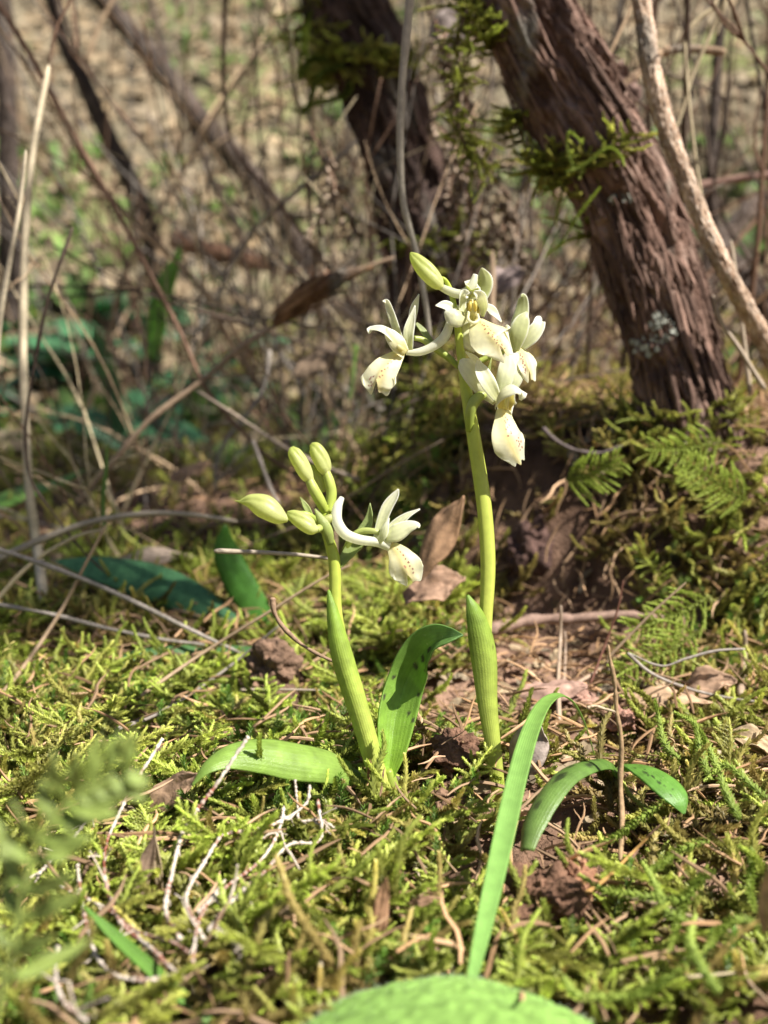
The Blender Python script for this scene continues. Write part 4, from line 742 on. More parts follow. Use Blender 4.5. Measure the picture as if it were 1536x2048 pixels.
for k, (nm, pts, d, r, c, mt, lb) in enumerate([
    ('straw', [(88, 1205), (76, 1110), (60, 1000), (52, 880), (46, 700), (50, 480), (66, 300), (98, 130)], .56, 11, (.78, .66, .46), 'straw', 'tall pale straw standing upright in the moss, thickest of the pair'),
    ('straw', [(-20, 860), (0, 640), (20, 520), (38, 420), (52, 300)], .47, 7, (.66, .56, .40), 'straw', 'thinner pale straw leaning against the thickest upright straw'),
    ('twig', [(98, 125), (112, 60), (142, 0), (170, -60)], .56, 3.5, BRN, 'twig', 'thin brown twig continuing above the thickest pale straw'),
    ('straw', [(172, 125), (195, 60), (225, 0), (250, -50)], .9, 6, TAN, 'straw', 'blurred tan straw tip pointing down before the far slope'),
    ('twig', [(-20, -20), (60, 110), (130, 240), (215, 390), (290, 530), (355, 655), (420, 790), (520, 900), (600, 960)], .62, 6, BRN, 'twig', 'long dark twig slanting across the slope towards the short orchid buds'),
    ('twig', [(452, -20), (446, 120), (452, 220), (470, 300), (560, 410), (650, 530), (700, 610), (760, 690)], .78, 5, BRN, 'twig', 'dark twig bending from upright to slanting in front of the far slanting trunk'),
    ('twig', [(735, 262), (660, 330), (560, 410), (500, 470), (455, 540), (435, 600), (400, 700)], .80, 6, GREY, 'twig', 'grey twig crossing the bent dark twig from the dark trunk'),
    ('branch', [(150, 1010), (225, 925), (300, 840), (400, 765), (470, 705), (545, 655), (620, 595), (700, 548), (790, 515)], .62, 7, (.30, .21, .14), 'twig', 'forked dry branch reaching from the moss to the bark wrapped stick'),
    ('branch', [(340, 475), (440, 505), (530, 530), (640, 552), (700, 560)], 1.3, 20, (.34, .19, .12), 'farbark', 'fallen reddish branch lying along the foot of the slope'),
    ('straw', [(822, -20), (812, 80), (803, 180), (800, 300), (806, 400), (820, 460), (833, 510), (850, 600), (860, 680)], .44, 9, (.42, .37, .29), 'straw', 'grey dry straw hanging down behind the top bud of the tall orchid'),
    ('straw', [(-30, 1130), (70, 1085), (180, 1045), (290, 1028), (380, 1030), (475, 1044)], .50, 8, (.45, .38, .29), 'straw', 'pale bent straw arching over the long blue green leaf'),
    ('twig', [(-30, 1092), (60, 1120), (180, 1165), (290, 1215), (390, 1265), (482, 1308)], .46, 6, GREY, 'twig', 'grey twig sloping down to the dark worm cast, upper of two'),
    ('twig', [(-30, 1205), (100, 1228), (220, 1258), (330, 1280), (410, 1290)], .46, 5, GREY, 'twig', 'grey twig sloping to the worm cast, lower of two'),
    ('straw', [(-30, 1430), (50, 1330), (120, 1225), (170, 1130), (212, 1050)], .46, 5, TAN, 'straw', 'thin tan straw leaning across the two grey twigs'),
    ('straw', [(-20, 1215), (60, 1130), (150, 1075), (215, 1058)], .48, 5, STR, 'straw', 'thin pale straw under the arching bent straw'),
    ('straw', [(428, 1102), (520, 1105), (600, 1110), (664, 1118)], .37, 5.5, (.50, .42, .32), 'straw', 'level pale straw ending behind the short orchid stem'),
    ('straw', [(270, 1400), (400, 1310), (520, 1235), (640, 1160), (700, 1130)], .42, 4, TAN, 'straw', 'thin tan straw slanting up behind the short orchid stem'),
    ('straw', [(230, 1460), (330, 1420), (450, 1340), (560, 1250)], .44, 4, GREY, 'straw', 'thin grey straw running parallel below the slanting tan straw'),
    ('straw', [(480, 1380), (540, 1379), (640, 1380)], .41, 3.5, (.42, .34, .26), 'straw', 'short level straw lying across the dark worm cast'),
    ('twig', [(545, 1195), (548, 1222), (562, 1248), (590, 1278), (625, 1302), (672, 1325)], .35, 6, (.26, .17, .11), 'twig', 'short crooked brown twig with a broken tip beside the short orchid stem'),
    ('twig', [(145, 455), (118, 530), (92, 610), (70, 720), (56, 800), (50, 880), (62, 960), (110, 1030), (160, 1095), (210, 1145)], .50, 4, DRK, 'twig', 'thin dark rootlet twig hooked round the foot of the tall pale straw'),
    ('branch', [(1190, 220), (1260, 160), (1320, 105), (1380, 95), (1452, 102)], .60, 12, (.33, .23, .15), 'bark', 'crooked tan branch stub behind the top of the stripped stem'),
    ('branch', [(1320, 385), (1400, 372), (1470, 358), (1560, 345)], .75, 11, (.22, .13, .10), 'twig', 'level brown branch crossing behind the stripped stem'),
    ('straw', [(1440, -20), (1425, 15), (1392, 42), (1372, 68), (1370, 92), (1378, 200), (1392, 320), (1405, 400)], .56, 5, STR, 'straw', 'pale straw sharply bent over at the top, hanging before the dark stem'),
    ('straw', [(1452, -10), (1420, 70), (1385, 150), (1362, 230), (1345, 265)], .57, 5, STR, 'straw', 'pale straw crossing the sharply bent one'),
    ('straw', [(1455, -20), (1444, 30), (1432, 72)], .56, 6, STR, 'straw', 'short stub of pale straw beside the sharply bent one'),
    ('twig', [(1120, 330), (1165, 250), (1210, 130), (1260, 20), (1285, -40)], .58, 5, TAN, 'twig', 'thin tan twig rising from the mossy ring of the thick trunk'),
    ('dry_stalk', [(1240, 1720), (1244, 1640), (1241, 1560), (1243, 1480), (1234, 1420), (1232, 1370), (1222, 1320), (1218, 1290)], Gd(1240, 1545, .016)-.012, 6, (.30, .20, .11), 'twig', 'upright dry tan stalk between the blotched leaves'),
    ('twig', [(1174, 1416), (1190, 1412), (1212, 1418), (1236, 1425)], Gd(1240, 1545, .016)-.012, 4, (.5, .38, .26), 'twig', 'short hooked tan scrap caught on the upright dry stalk'),
    ('straw', [(1180, 1370), (1210, 1290), (1235, 1220), (1247, 1160)], .42, 2.6, RDB, 'straw', 'thin red brown grass stem standing before the mossy bank'),
    ('straw', [(1212, 1320), (1260, 1270), (1310, 1220), (1372, 1165)], .42, 3.2, TAN, 'straw', 'thin tan stem slanting up across the mossy bank'),
    ('straw', [(1060, 1420), (1120, 1385), (1190, 1345), (1220, 1318)], .42, 5, (.46, .34, .24), 'straw', 'tan straw lying on bare soil below the bank'),
    ('twig', [(1490, 1298), (1430, 1302), (1370, 1318), (1320, 1332), (1255, 1305)], .40, 3.5, GREY, 'twig', 'thin grey twig with a bend lying over the feathery moss'),
    ('twig', [(1255, 1306), (1300, 1345), (1370, 1375), (1450, 1395), (1560, 1410)], .40, 4, GREY, 'twig', 'long grey forked twig lying below the bend of the thin grey one'),
    ('twig', [(975, 1262), (1060, 1242), (1150, 1238), (1250, 1232), (1330, 1240)], .475, 12, (.26, .17, .13), 'twig', 'thick brown root along the foot of the mossy bank'),
    ('straw', [(1118, 1440), (1116, 1360), (1120, 1290), (1122, 1210)], .45, 5, (.48, .36, .26), 'straw', 'upright pale dead grass at the foot of the bank, longer one'),
    ('straw', [(1125, 1390), (1130, 1320), (1130, 1262)], .455, 4, (.46, .34, .25), 'straw', 'upright pale dead grass at the foot of the bank, shorter one'),
    ('straw', [(1480, 1390), (1488, 1330), (1490, 1260)], .43, 8, (.42, .31, .22), 'straw', 'thick upright dead stem beside the feathery moss'),
    ('pine_needle', [(1092, 1802), (1130, 1800), (1175, 1785), (1220, 1750), (1260, 1710), (1302, 1668)], .285, 5, (.48, .28, .09), 'straw', 'orange curved dry needle lying across the reddish soil clod'),
    ('twig', [(1250, 1760), (1262, 1720), (1290, 1680), (1320, 1650)], .29, 3.5, BRN, 'twig', 'thin brown twig beside the orange curved needle'),
    ('twig', [(1240, 1790), (1320, 1810), (1400, 1840), (1510, 1882)], .28, 4, (.40, .30, .2), 'twig', 'thin pale twig lying straight through the green moss shoots'),
    ('straw', [(1350, 1955), (1400, 1952), (1470, 1945)], .26, 4, STR, 'straw', 'short pale straw lying low among the green moss shoots'),
    ('twig', [(1485, 1935), (1500, 1965), (1545, 2010)], .25, 4, (.42, .3, .2), 'twig', 'short tan twig beside the low pale straw'),
    ('straw', [(645, 1895), (640, 1950), (638, 2060)], .26, 4.5, (.5, .42, .28), 'straw', 'thin dead straw standing before the pale branching twigs'),
    ('twig', [(1085, 855), (1110, 880), (1150, 900), (1200, 906), (1245, 892)], .50, 5, (.11, .085, .08), 'twig', 'curved purplish root over the dark gap under the thick trunk'),
    ('straw', [(1500, 790), (1490, 700), (1478, 600), (1462, 480)], .52, 6, (.45, .36, .26), 'straw', 'straight dead straw rising behind the foot of the thick trunk'),
    ('straw', [(1530, 780), (1480, 700), (1440, 640), (1425, 590)], .50, 6, (.42, .33, .24), 'straw', 'bent dead straw curving round the foot of the thick trunk'),
    ('straw', [(1010, 760), (985, 640), (985, 560), (984, 500)], .60, 8, (.46, .33, .22), 'straw', 'upright tan splinter behind the top flower of the tall orchid'),
    ('twig', [(540, 700), (520, 790), (440, 900), (430, 985)], .66, 5, GREY, 'twig', 'upright grey twig behind the short orchid buds'),
    ('twig', [(720, 960), (640, 930), (560, 890), (470, 830), (390, 780)], .58, 5, (.33, .26, .2), 'twig', 'straight tan twig slanting down to the buds of the short orchid'),
    ('twig', [(505, 880), (520, 920), (545, 985), (560, 1010)], .56, 5, (.45, .38, .33), 'twig', 'short pale twig just above the fat bud of the short orchid'),
]):
    stick(nm, pts, d, r, c, lb, {'pine_needle': 'needle', 'stripped_stem': 'stem', 'dry_stalk': 'stalk'}.get(nm, nm), mt, seed=k+3, jit=.05 if mt == 'straw' else .13, sides=14 if r > 11 else 7, n=70 if r > 11 else None)
# bark-wrapped stick
bw = thing('bark_covered_stick', P(540, 650, .62), 'short thick stick wrapped in brown peeling bark behind the tall orchid stem', 'stick')
Vb, Fb, cb_, rb_, kk_, k2_ = trunk_geo([(548, 650, 14, .62), (570, 626, 34, .62), (610, 592, 50, .62), (650, 570, 44, .62), (690, 550, 28, .62), (715, 540, 16, .62)], 90, 40, 4.4, .22)
mesh('bark', Vb, Fb, M['bark'], bw, lerp((.10, .055, .03), (.20, .11, .06), ss(.35, .65, kk_)))
gk = np.random.default_rng(33)
for k in range(9):
    q = gk.integers(0, len(Vb)); n_ = norm(Vb[q]-cb_[np.argmin(((cb_-Vb[q])**2).sum(1))]); T = norm(cb_[-1]-cb_[0]); m = [Vb[q]-T*.01, Vb[q]+n_*.001, Vb[q]+T*.012+n_*.004]
    blade('bark_strip', m, [.001, .003, .001], (n_@RT, n_@UP, -(n_@FW)), M['bark'], bw, (.26, .15, .08), world=True, nu=8, nv=4, thick=.0005)

# brush of thin dry twigs behind: every twig a thing of its own, all alike
def brush(n, seed, pxr, pyr, dr, label, group, c, rad=(.0008, .0022), Lr=(.25, .6), lean=.5):
    g = np.random.default_rng(seed)
    for k in range(n):
        d = g.uniform(*dr); p0 = P(g.uniform(*pxr), g.uniform(*pyr), d); p0[2] = float(H(p0[0], p0[1]))-.004; L = g.uniform(*Lr); az = g.uniform(0, 6.28); el = g.uniform(.7, 1.5) if g.random() > lean*.5 else g.uniform(.2, .8)
        def line(p, L, az, el, m):
            q = [p]
            for i in range(m):
                az += g.normal(0, .22); el = el+g.normal(0, .16); q.append(q[-1]+L/m*np.array([math.cos(az)*math.cos(el), math.sin(az)*math.cos(el)*.6, math.sin(el)]))
            return np.array(q)
        r = g.uniform(*rad); main = line(p0, L, az, el, 6); gs = [(main, r)]
        for q in range(g.integers(2, 6)):
            i = g.integers(2, 6); gs.append((line(main[i], L*g.uniform(.15, .4), az+g.choice([-1, 1])*g.uniform(.5, 1.3), el+g.normal(0, .4), 4), r*.5))
        V, F, o = [], [], 0
        for q, rr in gs:
            m = len(q)*2; v, f, uv = tube_geo(cr(q, m), np.linspace(rr, rr*.35, m), 5); V.append(v); F += [[i+o for i in ff] for ff in f]; o += len(v)
        f = g.uniform(.6, 1.5); tag(mesh('twig', np.vstack(V), F, M['twig'], None, tuple(f*x for x in c[g.integers(0, len(c))])), label, 'twig', group)
brush(110, 71, (560, 1120), (700, 860), (.78, 1.30), 'thin dry twig in the tangled brush around the dark shaded trunk', 'twigs round the dark trunk', [BRN, GREY, TAN, DRK])
brush(80, 72, (1080, 1640), (600, 800), (.66, 1.3), 'thin dark twig in the shaded brush behind the stripped pale stem', 'twigs behind the stripped stem', [DRK, BRN, DRK])
brush(40, 73, (-60, 520), (640, 800), (1.1, 1.8), 'thin blurred twig standing among the far stems on the litter slope', 'twigs on the slope', [BRN, TAN, GREY], rad=(.001, .003), Lr=(.3, .8))
brush(80, 74, (150, 1000), (780, 980), (.56, .95), 'short thin dry twig poking out of the moss behind the orchids', 'twigs in the moss behind the orchids', [BRN, DRK, GREY, TAN, STR], rad=(.0004, .0011), Lr=(.10, .34), lean=1.2)
# sprigs of dead heath with curled tan leaves between the trunks
def sprig(px, py, d, L, seed):
    g = np.random.default_rng(seed); p = P(px, py, d); c = [p]
    for k in range(6): c.append(c[-1]+np.array([g.normal(.001, .004), g.normal(0, .004), -L/6]))
    c = cr(np.array(c), 26); V, F, uv = tube_geo(c, np.linspace(.0009, .0005, 26), 5); t = thing('heath_sprig', c[-1], 'dead heath sprig with curled tan scales between the two trunks', 'sprig', 'dead heath sprigs')
    mesh('stem', V, F, M['twig'], t, (.24, .15, .10))
    Vs, Fs, o = [], [], 0
    for k in range(2, 26):
        for q in range(2):
            b = c[k]; a = g.uniform(0, 6.28); d_ = norm(np.array([math.cos(a), math.sin(a)*.7, g.uniform(-1.6, -.2)])); l = g.uniform(.004, .011); s = norm(np.cross(d_, FW))*l*.16; n_ = norm(np.cross(d_, s))*l*.12
            Vs += [b, b+d_*l*.5+s+n_, b+d_*l*.5-s+n_, b+d_*l, b+d_*l*.5-n_]; Fs += [[o, o+1, o+3, o+2], [o, o+4, o+1], [o+1, o+4, o+3], [o+3, o+4, o+2], [o+2, o+4, o]]; o += 5
    x = mesh('scales', np.array(Vs), Fs, M['litter'], t, (.50, .38, .28)); x['kind'] = 'stuff'
for k, (a, b, L) in enumerate([(900, 150, .05), (930, 190, .06), (955, 230, .06), (880, 250, .05), (915, 300, .05), (985, 330, .05), (1000, 380, .05), (960, 360, .05), (895, 60, .05), (940, 20, .06), (1040, 400, .05), (1010, 440, .04), (870, 40, .06), (620, 260, .06), (655, 300, .05)]):
    sprig(a, b, .64+.02*(k % 4), L, 90+k)

# pale flaky twigs of dead heath in front: beaded with whitish leaf scars on red stems
def beaded(pts, d0, d1, r, label, seed, red=.5):
    n = 150; g = np.random.default_rng(seed); w3 = np.array([P(a, b, above(a, b, d0+(d1-d0)*i/(len(pts)-1), .017)) for i, (a, b) in enumerate(pts)]); c = cr(w3, n)
    arc = np.concatenate([[0], np.cumsum(np.linalg.norm(np.diff(c, axis=0), axis=1))]); seg = arc/.0016+.35*np.sin(arc*900+seed); fr_ = seg % 1; bump_ = ss(.45, .75, fr_)*ss(1.0, .9, fr_)
    R = r*.155/FPX*(1+.75*bump_*g.uniform(.4, 1.3, n)); c = c+g.normal(0, .12, c.shape)*R.mean()
    V, F, uv = tube_geo(c, R, 8); V = V + g.normal(0, .13, V.shape)*R.mean(); nmain = len(V); extra = []
    for q in range(5):                              # short side spurs
        i = g.integers(15, n-10); dd = norm(norm(c[i]-c[i-4])+g.normal(0, .9, 3)); L = g.uniform(.002, .009)
        cc = np.array([c[i], c[i]+dd*L*.5+g.normal(0, .0004, 3), c[i]+dd*L]); v, f, _ = tube_geo(cr(cc, 9), np.linspace(R[i]*.7, R[i]*.35, 9)*(1+.4*g.random(9)), 5); F = F+[[k+nmain+len(extra) for k in ff] for ff in f]; extra += v.tolist()
    nz_ = fbm(np.stack([arc*160, arc*0+seed, arc*0], -1), 2); pale = np.clip(bump_*.75 + ss(red*.55+.12, red*.55+.28, nz_) + g.normal(0, .12, n), 0, 1); pl = np.append(np.repeat(pale, 8), [1, 1])[:, None]
    col = np.array([[.24, .07, .04]])*(1-pl)+np.array([[.58, .50, .42]])*pl
    ne = len(extra); V = np.vstack([V, np.array(extra)]); col = np.vstack([col, np.tile([(.52, .44, .36)], (ne, 1))]); uv = np.vstack([uv, np.zeros((ne, 2))])
    return tag(mesh('heath_twig', V, F, M['twig'], None, col, uv), label, 'twig')
for k, (pts, a, b, r, lb, rd) in enumerate([
    ([(497, 1473), (443, 1554), (401, 1611), (375, 1643), (359, 1684), (344, 1747), (333, 1794), (333, 1830), (359, 1877)], .285, .265, 5.5, 'pale flaky heath twig whose tip crosses the broad side leaf of the short orchid', .35),
    ([(325, 1478), (297, 1523), (266, 1570), (234, 1637), (214, 1684), (208, 1742), (224, 1809), (250, 1856), (297, 1893), (339, 1934), (359, 1950)], .30, .255, 5, 'heath twig with the reddest bare stem, curving over a dark hollow', .7),
    ([(620, 1570), (609, 1611), (547, 1648), (490, 1661), (443, 1674), (411, 1721), (385, 1762), (372, 1799), (385, 1835), (406, 1877)], .29, .265, 4.5, 'red and white flaky heath twig arching over like a bow', .55),
    ([(636, 1600), (640, 1679), (578, 1690), (531, 1742), (484, 1783), (443, 1825), (417, 1861)], .285, .262, 4.5, 'white flaky heath twig bent at a sharp angle near the short orchid base', .3),
    ([(568, 1612), (562, 1648), (541, 1695), (510, 1731), (468, 1762), (427, 1794), (396, 1825)], .29, .268, 4, 'thin flaky heath twig running beside the sharply bent one', .4),
    ([(590, 1560), (595, 1610), (600, 1640), (640, 1640), (668, 1655)], .29, .285, 3.5, 'short whitish heath twig forking above the bow shaped one', .3),
    ([(155, 1730), (161, 1783), (172, 1846), (193, 1913), (229, 1950), (271, 1960), (318, 1960)], .262, .25, 4.5, 'grey flaky heath twig hooked along the moss under the red stemmed one', .4),
    ([(203, 1600), (161, 1658), (104, 1721), (73, 1752)], .30, .285, 4.5, 'straight grey heath twig leaning out of the dark hollow', .2),
    ([(115, 1893), (112, 1960), (130, 2007), (172, 2044)], .25, .24, 4.5, 'grey heath twig curving down beside the dried seed capsule', .2),
    ([(120, 1773), (208, 1815), (271, 1861), (339, 1882), (375, 1903)], .265, .262, 3.5, 'dark thin heath twig lying across the red stemmed one', .9),
    ([(385, 1935), (390, 1880), (398, 1840), (420, 1800), (450, 1760)], .26, .27, 3.5, 'pale heath twig crossing the feet of the other flaky twigs', .5),
    ([(440, 1860), (470, 1885), (490, 1905)], .262, .26, 4, 'short whitish heath twig lying loose among the moss shoots', .2),
]): beaded(pts, a, b, r, lb, 5+k, rd)

# ------------------------------------------------------------------ soil clods, dead leaves, small debris
def clod_geo(seed, pel=140, amp=.35, sub=5):
    import bmesh
    g = np.random.default_rng(seed); bm = bmesh.new(); bmesh.ops.create_icosphere(bm, subdivisions=sub, radius=1); V = np.array([v.co[:] for v in bm.verts]); F = [[v.index for v in f.verts] for f in bm.faces]; bm.free()
    P_ = norm(g.normal(0, 1, (pel, 3))); rp_ = g.uniform(.16, .30, pel); d = np.linalg.norm(V[:, None]-P_[None], axis=2)
    b = np.max(np.sqrt(np.maximum(1-(d/rp_)**2, 0))*rp_, 1); R = .62+1.1*(fbm(V*1.3+seed*3.7, 2)-.5)+.5*(fbm(V*3.1+seed*1.7, 2)-.5)+amp*1.2*b+.28*(fbm(V*8+seed, 3)-.5)
    V = V*R[:, None]; V[:, 2] = np.where(V[:, 2] < 0, V[:, 2]*.7, V[:, 2]); return V, F
def clod(name, px, py, rx, rz, d, c, label, seed, pel=140, amp=.35, lift=0.0):
    V, F = clod_geo(seed, pel, amp); d = above(px, py, d, .010); p = P(px, py, d); r = pxw(rx, d); V = V*np.array([r, r*.9, pxw(rz, d)])
    k = fbm(V*500+seed); col = lerp(tuple(.7*x for x in c), tuple(1.25*x for x in c), ss(.3, .7, k))
    return tag(mesh(name, V+p, F, M['soil'], None, col), label, 'soil')
clod('worm_cast', 545, 1330, 62, 66, .425, (.19, .12, .082), 'dark brown pelleted worm cast behind the broad side leaf', 1)
clod('soil_clod', 560, 1410, 56, 46, .42, (.15, .095, .065), 'dark smooth soil lump under the pelleted worm cast', 2, 60)
clod('soil_clod', 1085, 1800, 110, 105, .305, (.17, .095, .062), 'large dark reddish soil clod in front of the blotched leaves', 3, 260, .3)
clod('soil_clod', 1150, 1770, 60, 60, .29, (.30, .155, .095), 'orange red crumbly soil lump on the large dark clod', 4, 120)
clod('soil_clod', 895, 1600, 52, 36, .335, (.22, .135, .09), 'brown soil crumb beside the foot of the tall orchid', 5)
clod('soil_clod', 910, 1500, 60, 50, .385, (.16, .09, .06), 'dark red soil lump behind the tall orchid foot', 6)
clod('soil_clod', 300, 1520, 36, 34, .36, (.13, .085, .07), 'small dark soil lump in the hollow behind the red stemmed twig', 7)
clod('soil_clod', 1060, 1120, 70, 90, .53, (.10, .06, .05), 'dark overhanging soil lump at the end of the mossy bank', 8, 180)
clod('soil_clod', 850, 1910, 46, 26, .262, (.20, .125, .095), 'small brown soil crumb behind the downy leaf', 9)
clod('soil_clod', 1140, 1400, 60, 26, .43, (.36, .215, .165), 'pinkish flat soil lump below the mossy bank', 10, 50, .2)
clod('soil_clod', 1245, 1440, 40, 34, .41, (.36, .20, .15), 'pinkish crumbly soil lump behind the hooked scrap', 11, 90)
gd = np.random.default_rng(61)
def dead_leaf(px, py, L, wd, d, rot, c, label, hint=(0, .8, .6), curl=.3, seed=0, group=None):
    d = above(px, py, d); a = math.radians(rot); dx, dy = math.cos(a)*L/2, -math.sin(a)*L/2; g = np.random.default_rng(seed+900)
    pts = [(px-dx, py-dy, 2), (px-dx*.35, py-dy*.35-curl*L*.12, 0), (px+dx*.35, py+dy*.35-curl*L*.16, -1), (px+dx, py+dy, -3)]
    V, F, uv, col = blade('dead_leaf', pts, [wd*.25, wd, wd*.85, wd*.06], hint, None, None, tuple(.85*x for x in c), c, d0=d, cup=g.uniform(-.3, .3), wave=.14, nu=30, nv=15, seed=seed, ret=True)
    k = fbm(np.stack([uv[:, 0]*3, uv[:, 1]*6, uv[:, 0]*0+seed], -1)); col = col*(.65+.7*k)[:, None]; k2 = fbm(np.stack([uv[:, 0]*5+9, uv[:, 1]*9, uv[:, 0]*0+seed], -1), 3)-.5
    V = V + np.array([[0, -.3, 1]])*(k2*pxw(wd, d)*.25)[:, None]
    return tag(mesh('dead_leaf', V, F, M['litter'], None, col, uv, thick=.0003), label, 'dead leaf', group)
for k, (px, py, L, wd, d, rot, c, lb, hint) in enumerate([
    (880, 1075, 190, 60, .43, 60, (.44, .27, .16), 'orange brown curled dead leaf standing between the two orchids', (-.3, .2, .95)),
    (870, 1180, 130, 80, .44, 20, (.44, .28, .19), 'folded tan dead leaf lying below the standing curled leaf', (0, .7, .7)),
    (1055, 1500, 130, 76, .375, 70, (.46, .38, .33), 'pale grey dead leaf upright behind the arching grass blade', (-.3, .2, .95)),
    (1100, 1380, 150, 70, .44, 5, (.50, .32, .25), 'pinkish dead leaf lying flat below the bank', (0, .85, .5)),
    (1330, 1400, 190, 56, .41, -4, (.56, .38, .24), 'long pinkish tan dead leaf under the grey forked twig', (0, .85, .5)),
    (1420, 1375, 110, 60, .405, 12, (.46, .30, .2), 'curled brown dead leaf edge beyond the long pinkish one', (0, .7, .7)),
    (1510, 1490, 110, 50, .37, -25, (.56, .42, .26), 'pale tan dead leaf half buried by green moss shoots', (0, .8, .6)),
    (345, 1590, 130, 60, .325, 40, (.44, .29, .19), 'crumpled brown dead leaf above the dark hollow', (0, .5, .85)),
    (285, 1760, 190, 36, .275, 75, (.36, .25, .18), 'narrow brown dead leaf standing on edge behind the flaky twigs', (.6, .2, .8)),
    (315, 1740, 170, 18, .268, 95, (.52, .40, .25), 'slender tan dead leaf blade beside the one standing on edge', (-.3, .2, .9)),
    (540, 1840, 130, 50, .265, 18, (.50, .36, .23), 'tan fibrous dead leaf among flaky twigs', (0, .8, .6)),
    (760, 1830, 150, 36, .27, 80, (.42, .24, .14), 'reddish brown dead scrap standing below the short orchid', (.3, .3, .9)),
    (742, 1550, 62, 14, .325, 95, (.36, .20, .11), 'small rusty dead scale beside the short orchid stem', (0, .2, 1)),
    (830, 1810, 110, 26, .27, 15, (.46, .28, .18), 'rusty dead sprig lying towards the large dark clod', (0, .8, .6)),
    (1535, 1800, 130, 34, .21, 85, (.52, .34, .20), 'blurred orange dead leaf tip close to the lens', (-.4, .1, .9)),
    (380, 940, 90, 50, .62, 20, (.46, .29, .18), 'rusty dead leaf on the moss beside the forked dry branch', (0, .8, .6)),
    (300, 1120, 170, 40, .56, 5, (.50, .39, .30), 'pale rolled dead leaf behind the long blue green leaf', (0, .5, .85)),
    (80, 1140, 160, 70, .60, 10, (.52, .38, .24), 'bright tan dead leaf beneath the arching straw', (0, .7, .7)),
    (905, 60, 110, 80, .66, 60, (.40, .33, .30), 'pale grey dead leaf hung between the two trunks', (.2, .1, .95)),
    (1230, 180, 110, 90, .60, 70, (.26, .17, .14), 'dark purplish dead leaf between the thick trunk and stripped stem', (.2, .1, .95)),
    (1010, 560, 90, 60, .62, 20, (.36, .28, .26), 'grey dead leaf in shade behind the top flower', (0, .4, .9)),
    (640, 720, 120, 50, .70, 30, (.36, .26, .18), 'brown dead leaf leaning in the shade behind the short orchid', (0, .4, .9)),
]): dead_leaf(px, py, L, wd, d, rot, c, lb, hint, seed=k)
cap = thing('seed_capsule', P(178, 1985, .25), 'small dried dark brown seed capsule sunk in the moss', 'seed capsule')
for k in range(6):
    a = k*1.047; b = P(178, 1985, .25); q = [b+np.array([0, 0, -.003]), b+np.array([math.cos(a)*.0035, math.sin(a)*.0035-.001, -.001]), b+np.array([math.cos(a)*.0038, math.sin(a)*.0038-.003, .002]), b+np.array([math.cos(a)*.0022, math.sin(a)*.0022-.004, .004])]
    blade('valve', q, [.001, .0035, .0036, .001], (math.cos(a), .2, .5), M['litter'], cap, (.15, .09, .07), world=True, nu=10, nv=6, thick=.0003, wave=.1)

# conspicuous green moss shoots that stand clear of the carpet
lab_r = 'long bright green moss shoot arching over the soil beside the large dark clod'
for k, (pts, d) in enumerate([([(1400, 1790), (1340, 1800), (1270, 1790), (1210, 1780), (1160, 1750)], .272), ([(1380, 1850), (1330, 1820), (1310, 1770), (1285, 1725)], .268), ([(1430, 1740), (1390, 1770), (1360, 1830), (1340, 1900)], .265), ([(1330, 1600), (1270, 1645), (1220, 1680), (1172, 1700)], .295),
        ([(1420, 1680), (1360, 1700), (1320, 1730), (1298, 1740)], .28), ([(1500, 1690), (1502, 1730), (1500, 1780), (1510, 1820)], .27), ([(1400, 1900), (1330, 1960), (1260, 1990), (1160, 1990), (1130, 1960)], .25), ([(1360, 1520), (1330, 1490), (1318, 1440), (1310, 1400)], .345),
        ([(1420, 1560), (1400, 1500), (1390, 1450), (1350, 1425)], .34), ([(1480, 1640), (1450, 1580), (1420, 1500), (1400, 1460)], .33), ([(1536, 1600), (1490, 1560), (1450, 1530), (1410, 1560)], .31), ([(1440, 1990), (1400, 1930), (1380, 1880), (1390, 1830)], .25), ([(1536, 1860), (1480, 1840), (1440, 1860), (1410, 1900)], .255)]):
    frond_obj('moss_shoot', None, [(a, b, 0) for a, b in pts], 16, d, 200+k, c0=(.22, .30, .05), c1=(.40, .50, .10), label=lab_r, cat='moss', group='moss shoots by the dark clod', Ls=1.05)

# ------------------------------------------------------------------ unseen crowns added above the frame, placed so their shade dapples ground and slope
def needle_spray(g):
    gs = []
    for k in range(26):
        b = np.array([k/26*1.0, 0, .1*math.sin(k*.3)]); a = g.uniform(0, 6.28); d = norm(np.array([.6, math.cos(a), math.sin(a)])); L = g.uniform(.15, .3); s = norm(np.cross(d, [.2, .3, .9]))*L*.13
        gs.append((np.array([b, b+d*L*.5+s, b+d*L, b+d*L*.5-s]), np.array([[0, 1, 2], [0, 2, 3]]), np.tile([(.09, .13, .04)], (4, 1))*g.uniform(.7, 1.3)))
    b0 = np.array([[0, .012, 0], [0, -.012, .01], [1, 0, .05]]); gs.append((b0, np.array([[0, 1, 2]]), np.tile([(.15, .1, .06)], (3, 1))))
    return join(gs)
C_SPRAY = proto_coll('heath_sprays', [needle_spray(gf) for _ in range(5)], M['cover'])
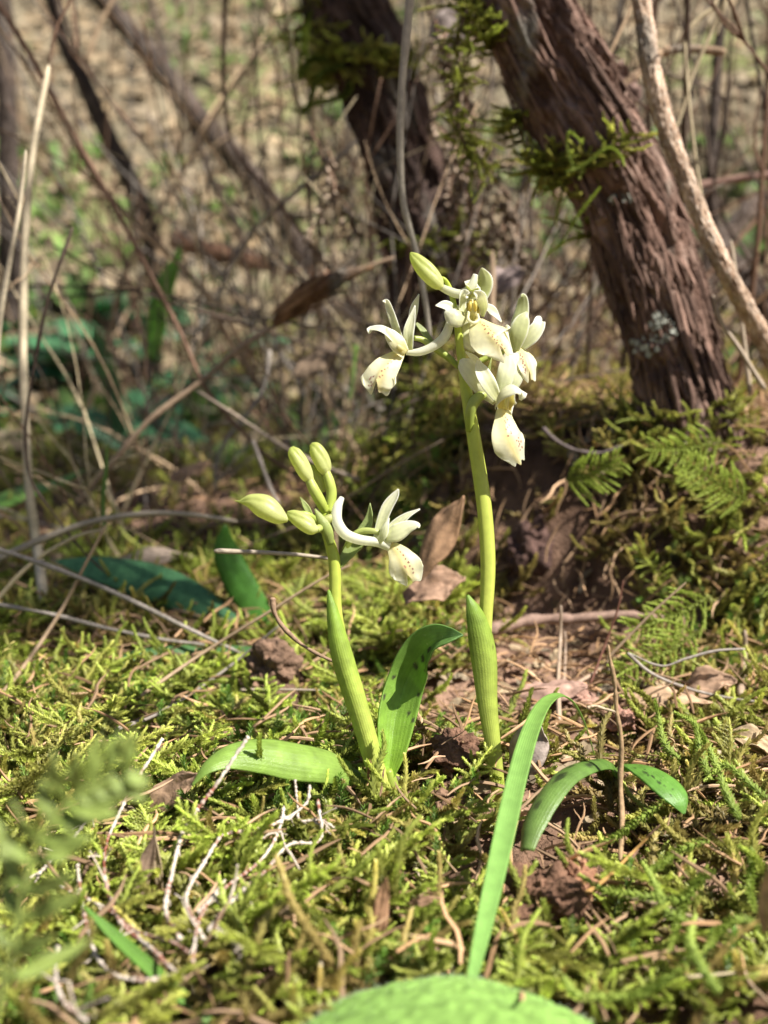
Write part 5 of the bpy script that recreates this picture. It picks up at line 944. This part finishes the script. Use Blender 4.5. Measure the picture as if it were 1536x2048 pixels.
def shade_crown(t, blobs, n, seed, limbs):
    g = np.random.default_rng(seed); pts = []
    for (c, r, fr_) in blobs:
        m = int(n*fr_); q = norm(g.normal(0, 1, (m, 3)))*(g.random((m, 1))**.45)*np.array(r); q = q[fbm(q*11+seed, 2) > .52]; pts.append(np.array(c)+q)
    p = np.vstack(pts); m = len(p); d = norm(g.normal(0, 1, (m, 3))+np.array([0, 0, .4])); a = norm(np.cross(d, [.31, .2, .9])); z = np.cross(d, a)
    instancer('shade_crown', C_SPRAY, p, euler(np.stack([d, a, z], -1)), g.uniform(.04, .09, m), g.integers(0, 5, m), g.random(m), g.uniform(.7, 1.3, m), parent=t)
    for L in limbs: side_limb(t, 'limb', L, M['bark'], (.15, .09, .07))
top1, top2 = c1[0], c2[0]
shade_crown(T1, [((.42, .52, .95), (.24, .20, .14), .26), ((.43, .20, .90), (.17, .12, .10), .10), ((.62, .75, 1.15), (.28, .26, .2), .12)], 3000, 3, [[(*top1, .016), (.10, .52, .70), (.30, .46, .88)][0:1]+[(.08, .53, .72, .012), (.25, .47, .86, .008), (.40, .42, 1.0, .003)], [(*top1, .014), (.15, .60, .75, .011), (.40, .68, 1.0, .007), (.62, .75, 1.2, .003)]])
shade_crown(T2, [((.95, .85, 1.5), (.4, .35, .25), .25), ((.35, 1.0, 1.35), (.4, .3, .2), .07), ((1.7, 1.75, 1.7), (.6, .5, .25), .4)], 3600, 4, [[(*top2, .016), (.05, .85, .95, .012), (.3, .95, 1.2, .008), (.9, .88, 1.5, .003)], [(.3, .95, 1.2, .009), (.9, 1.3, 1.5, .007), (1.6, 1.7, 1.75, .003)]])

# ------------------------------------------------------------------ comb-like moss fronds at the foot of the bank
def comb_frond(px, py, L, ang, d, label, seed, nb=13):
    g = np.random.default_rng(seed); a = math.radians(ang); t = thing('feather_moss_frond', P(px, py, d), label, 'moss')
    ax = [(px+math.cos(a)*L*k/4+g.normal(0, 3), py-math.sin(a)*L*k/4+8*math.sin(k), -2*k) for k in range(5)]; c = cr(W3(ax, d), 30)
    V, F, C = moss_leaves(c, .0009, .0019, .0012, .00018, g, .7, (.22, .26, .05), (.42, .52, .10)); mesh('midrib', V, F, M['moss_plain'], t, C, smooth=False)
    for k in range(nb):
        i = 2+int(k*26/nb)
        for sgn in (-1, 1):
            b = c[i]; T = norm(c[i+1]-c[i-1]); sd_ = norm(np.cross(T, -FW))*sgn; l = (.013*(1-.6*k/nb))*g.uniform(.7, 1.15); dv = norm(sd_+T*.55+g.normal(0, .12, 3))
            q = cr(np.array([b, b+dv*l*.5-FW*.001, b+dv*l+T*l*.15+np.array([0, 0, -.001])]), 8); V, F, C = moss_leaves(q, .0006, .0015, .0009, .0002, g, .6, (.26, .32, .05), (.50, .62, .12)); mesh('branchlet', V, F, M['moss_plain'], t, C, smooth=False)
comb_frond(1420, 1190, 190, 205, .435, 'comb shaped bright green moss frond leaning from the bank, upper of two', 1)
comb_frond(1400, 1260, 200, 210, .425, 'comb shaped bright green moss frond leaning from the bank, lower of two', 2)
comb_frond(1440, 880, 150, 190, .475, 'lime green moss frond spread against the foot of the thick trunk', 3)
comb_frond(1500, 1000, 150, 150, .46, 'lime green moss frond on the bank under the leaning straws', 4)
comb_frond(1130, 960, 120, 20, .475, 'yellow green moss frond over the dark overhanging soil', 5)
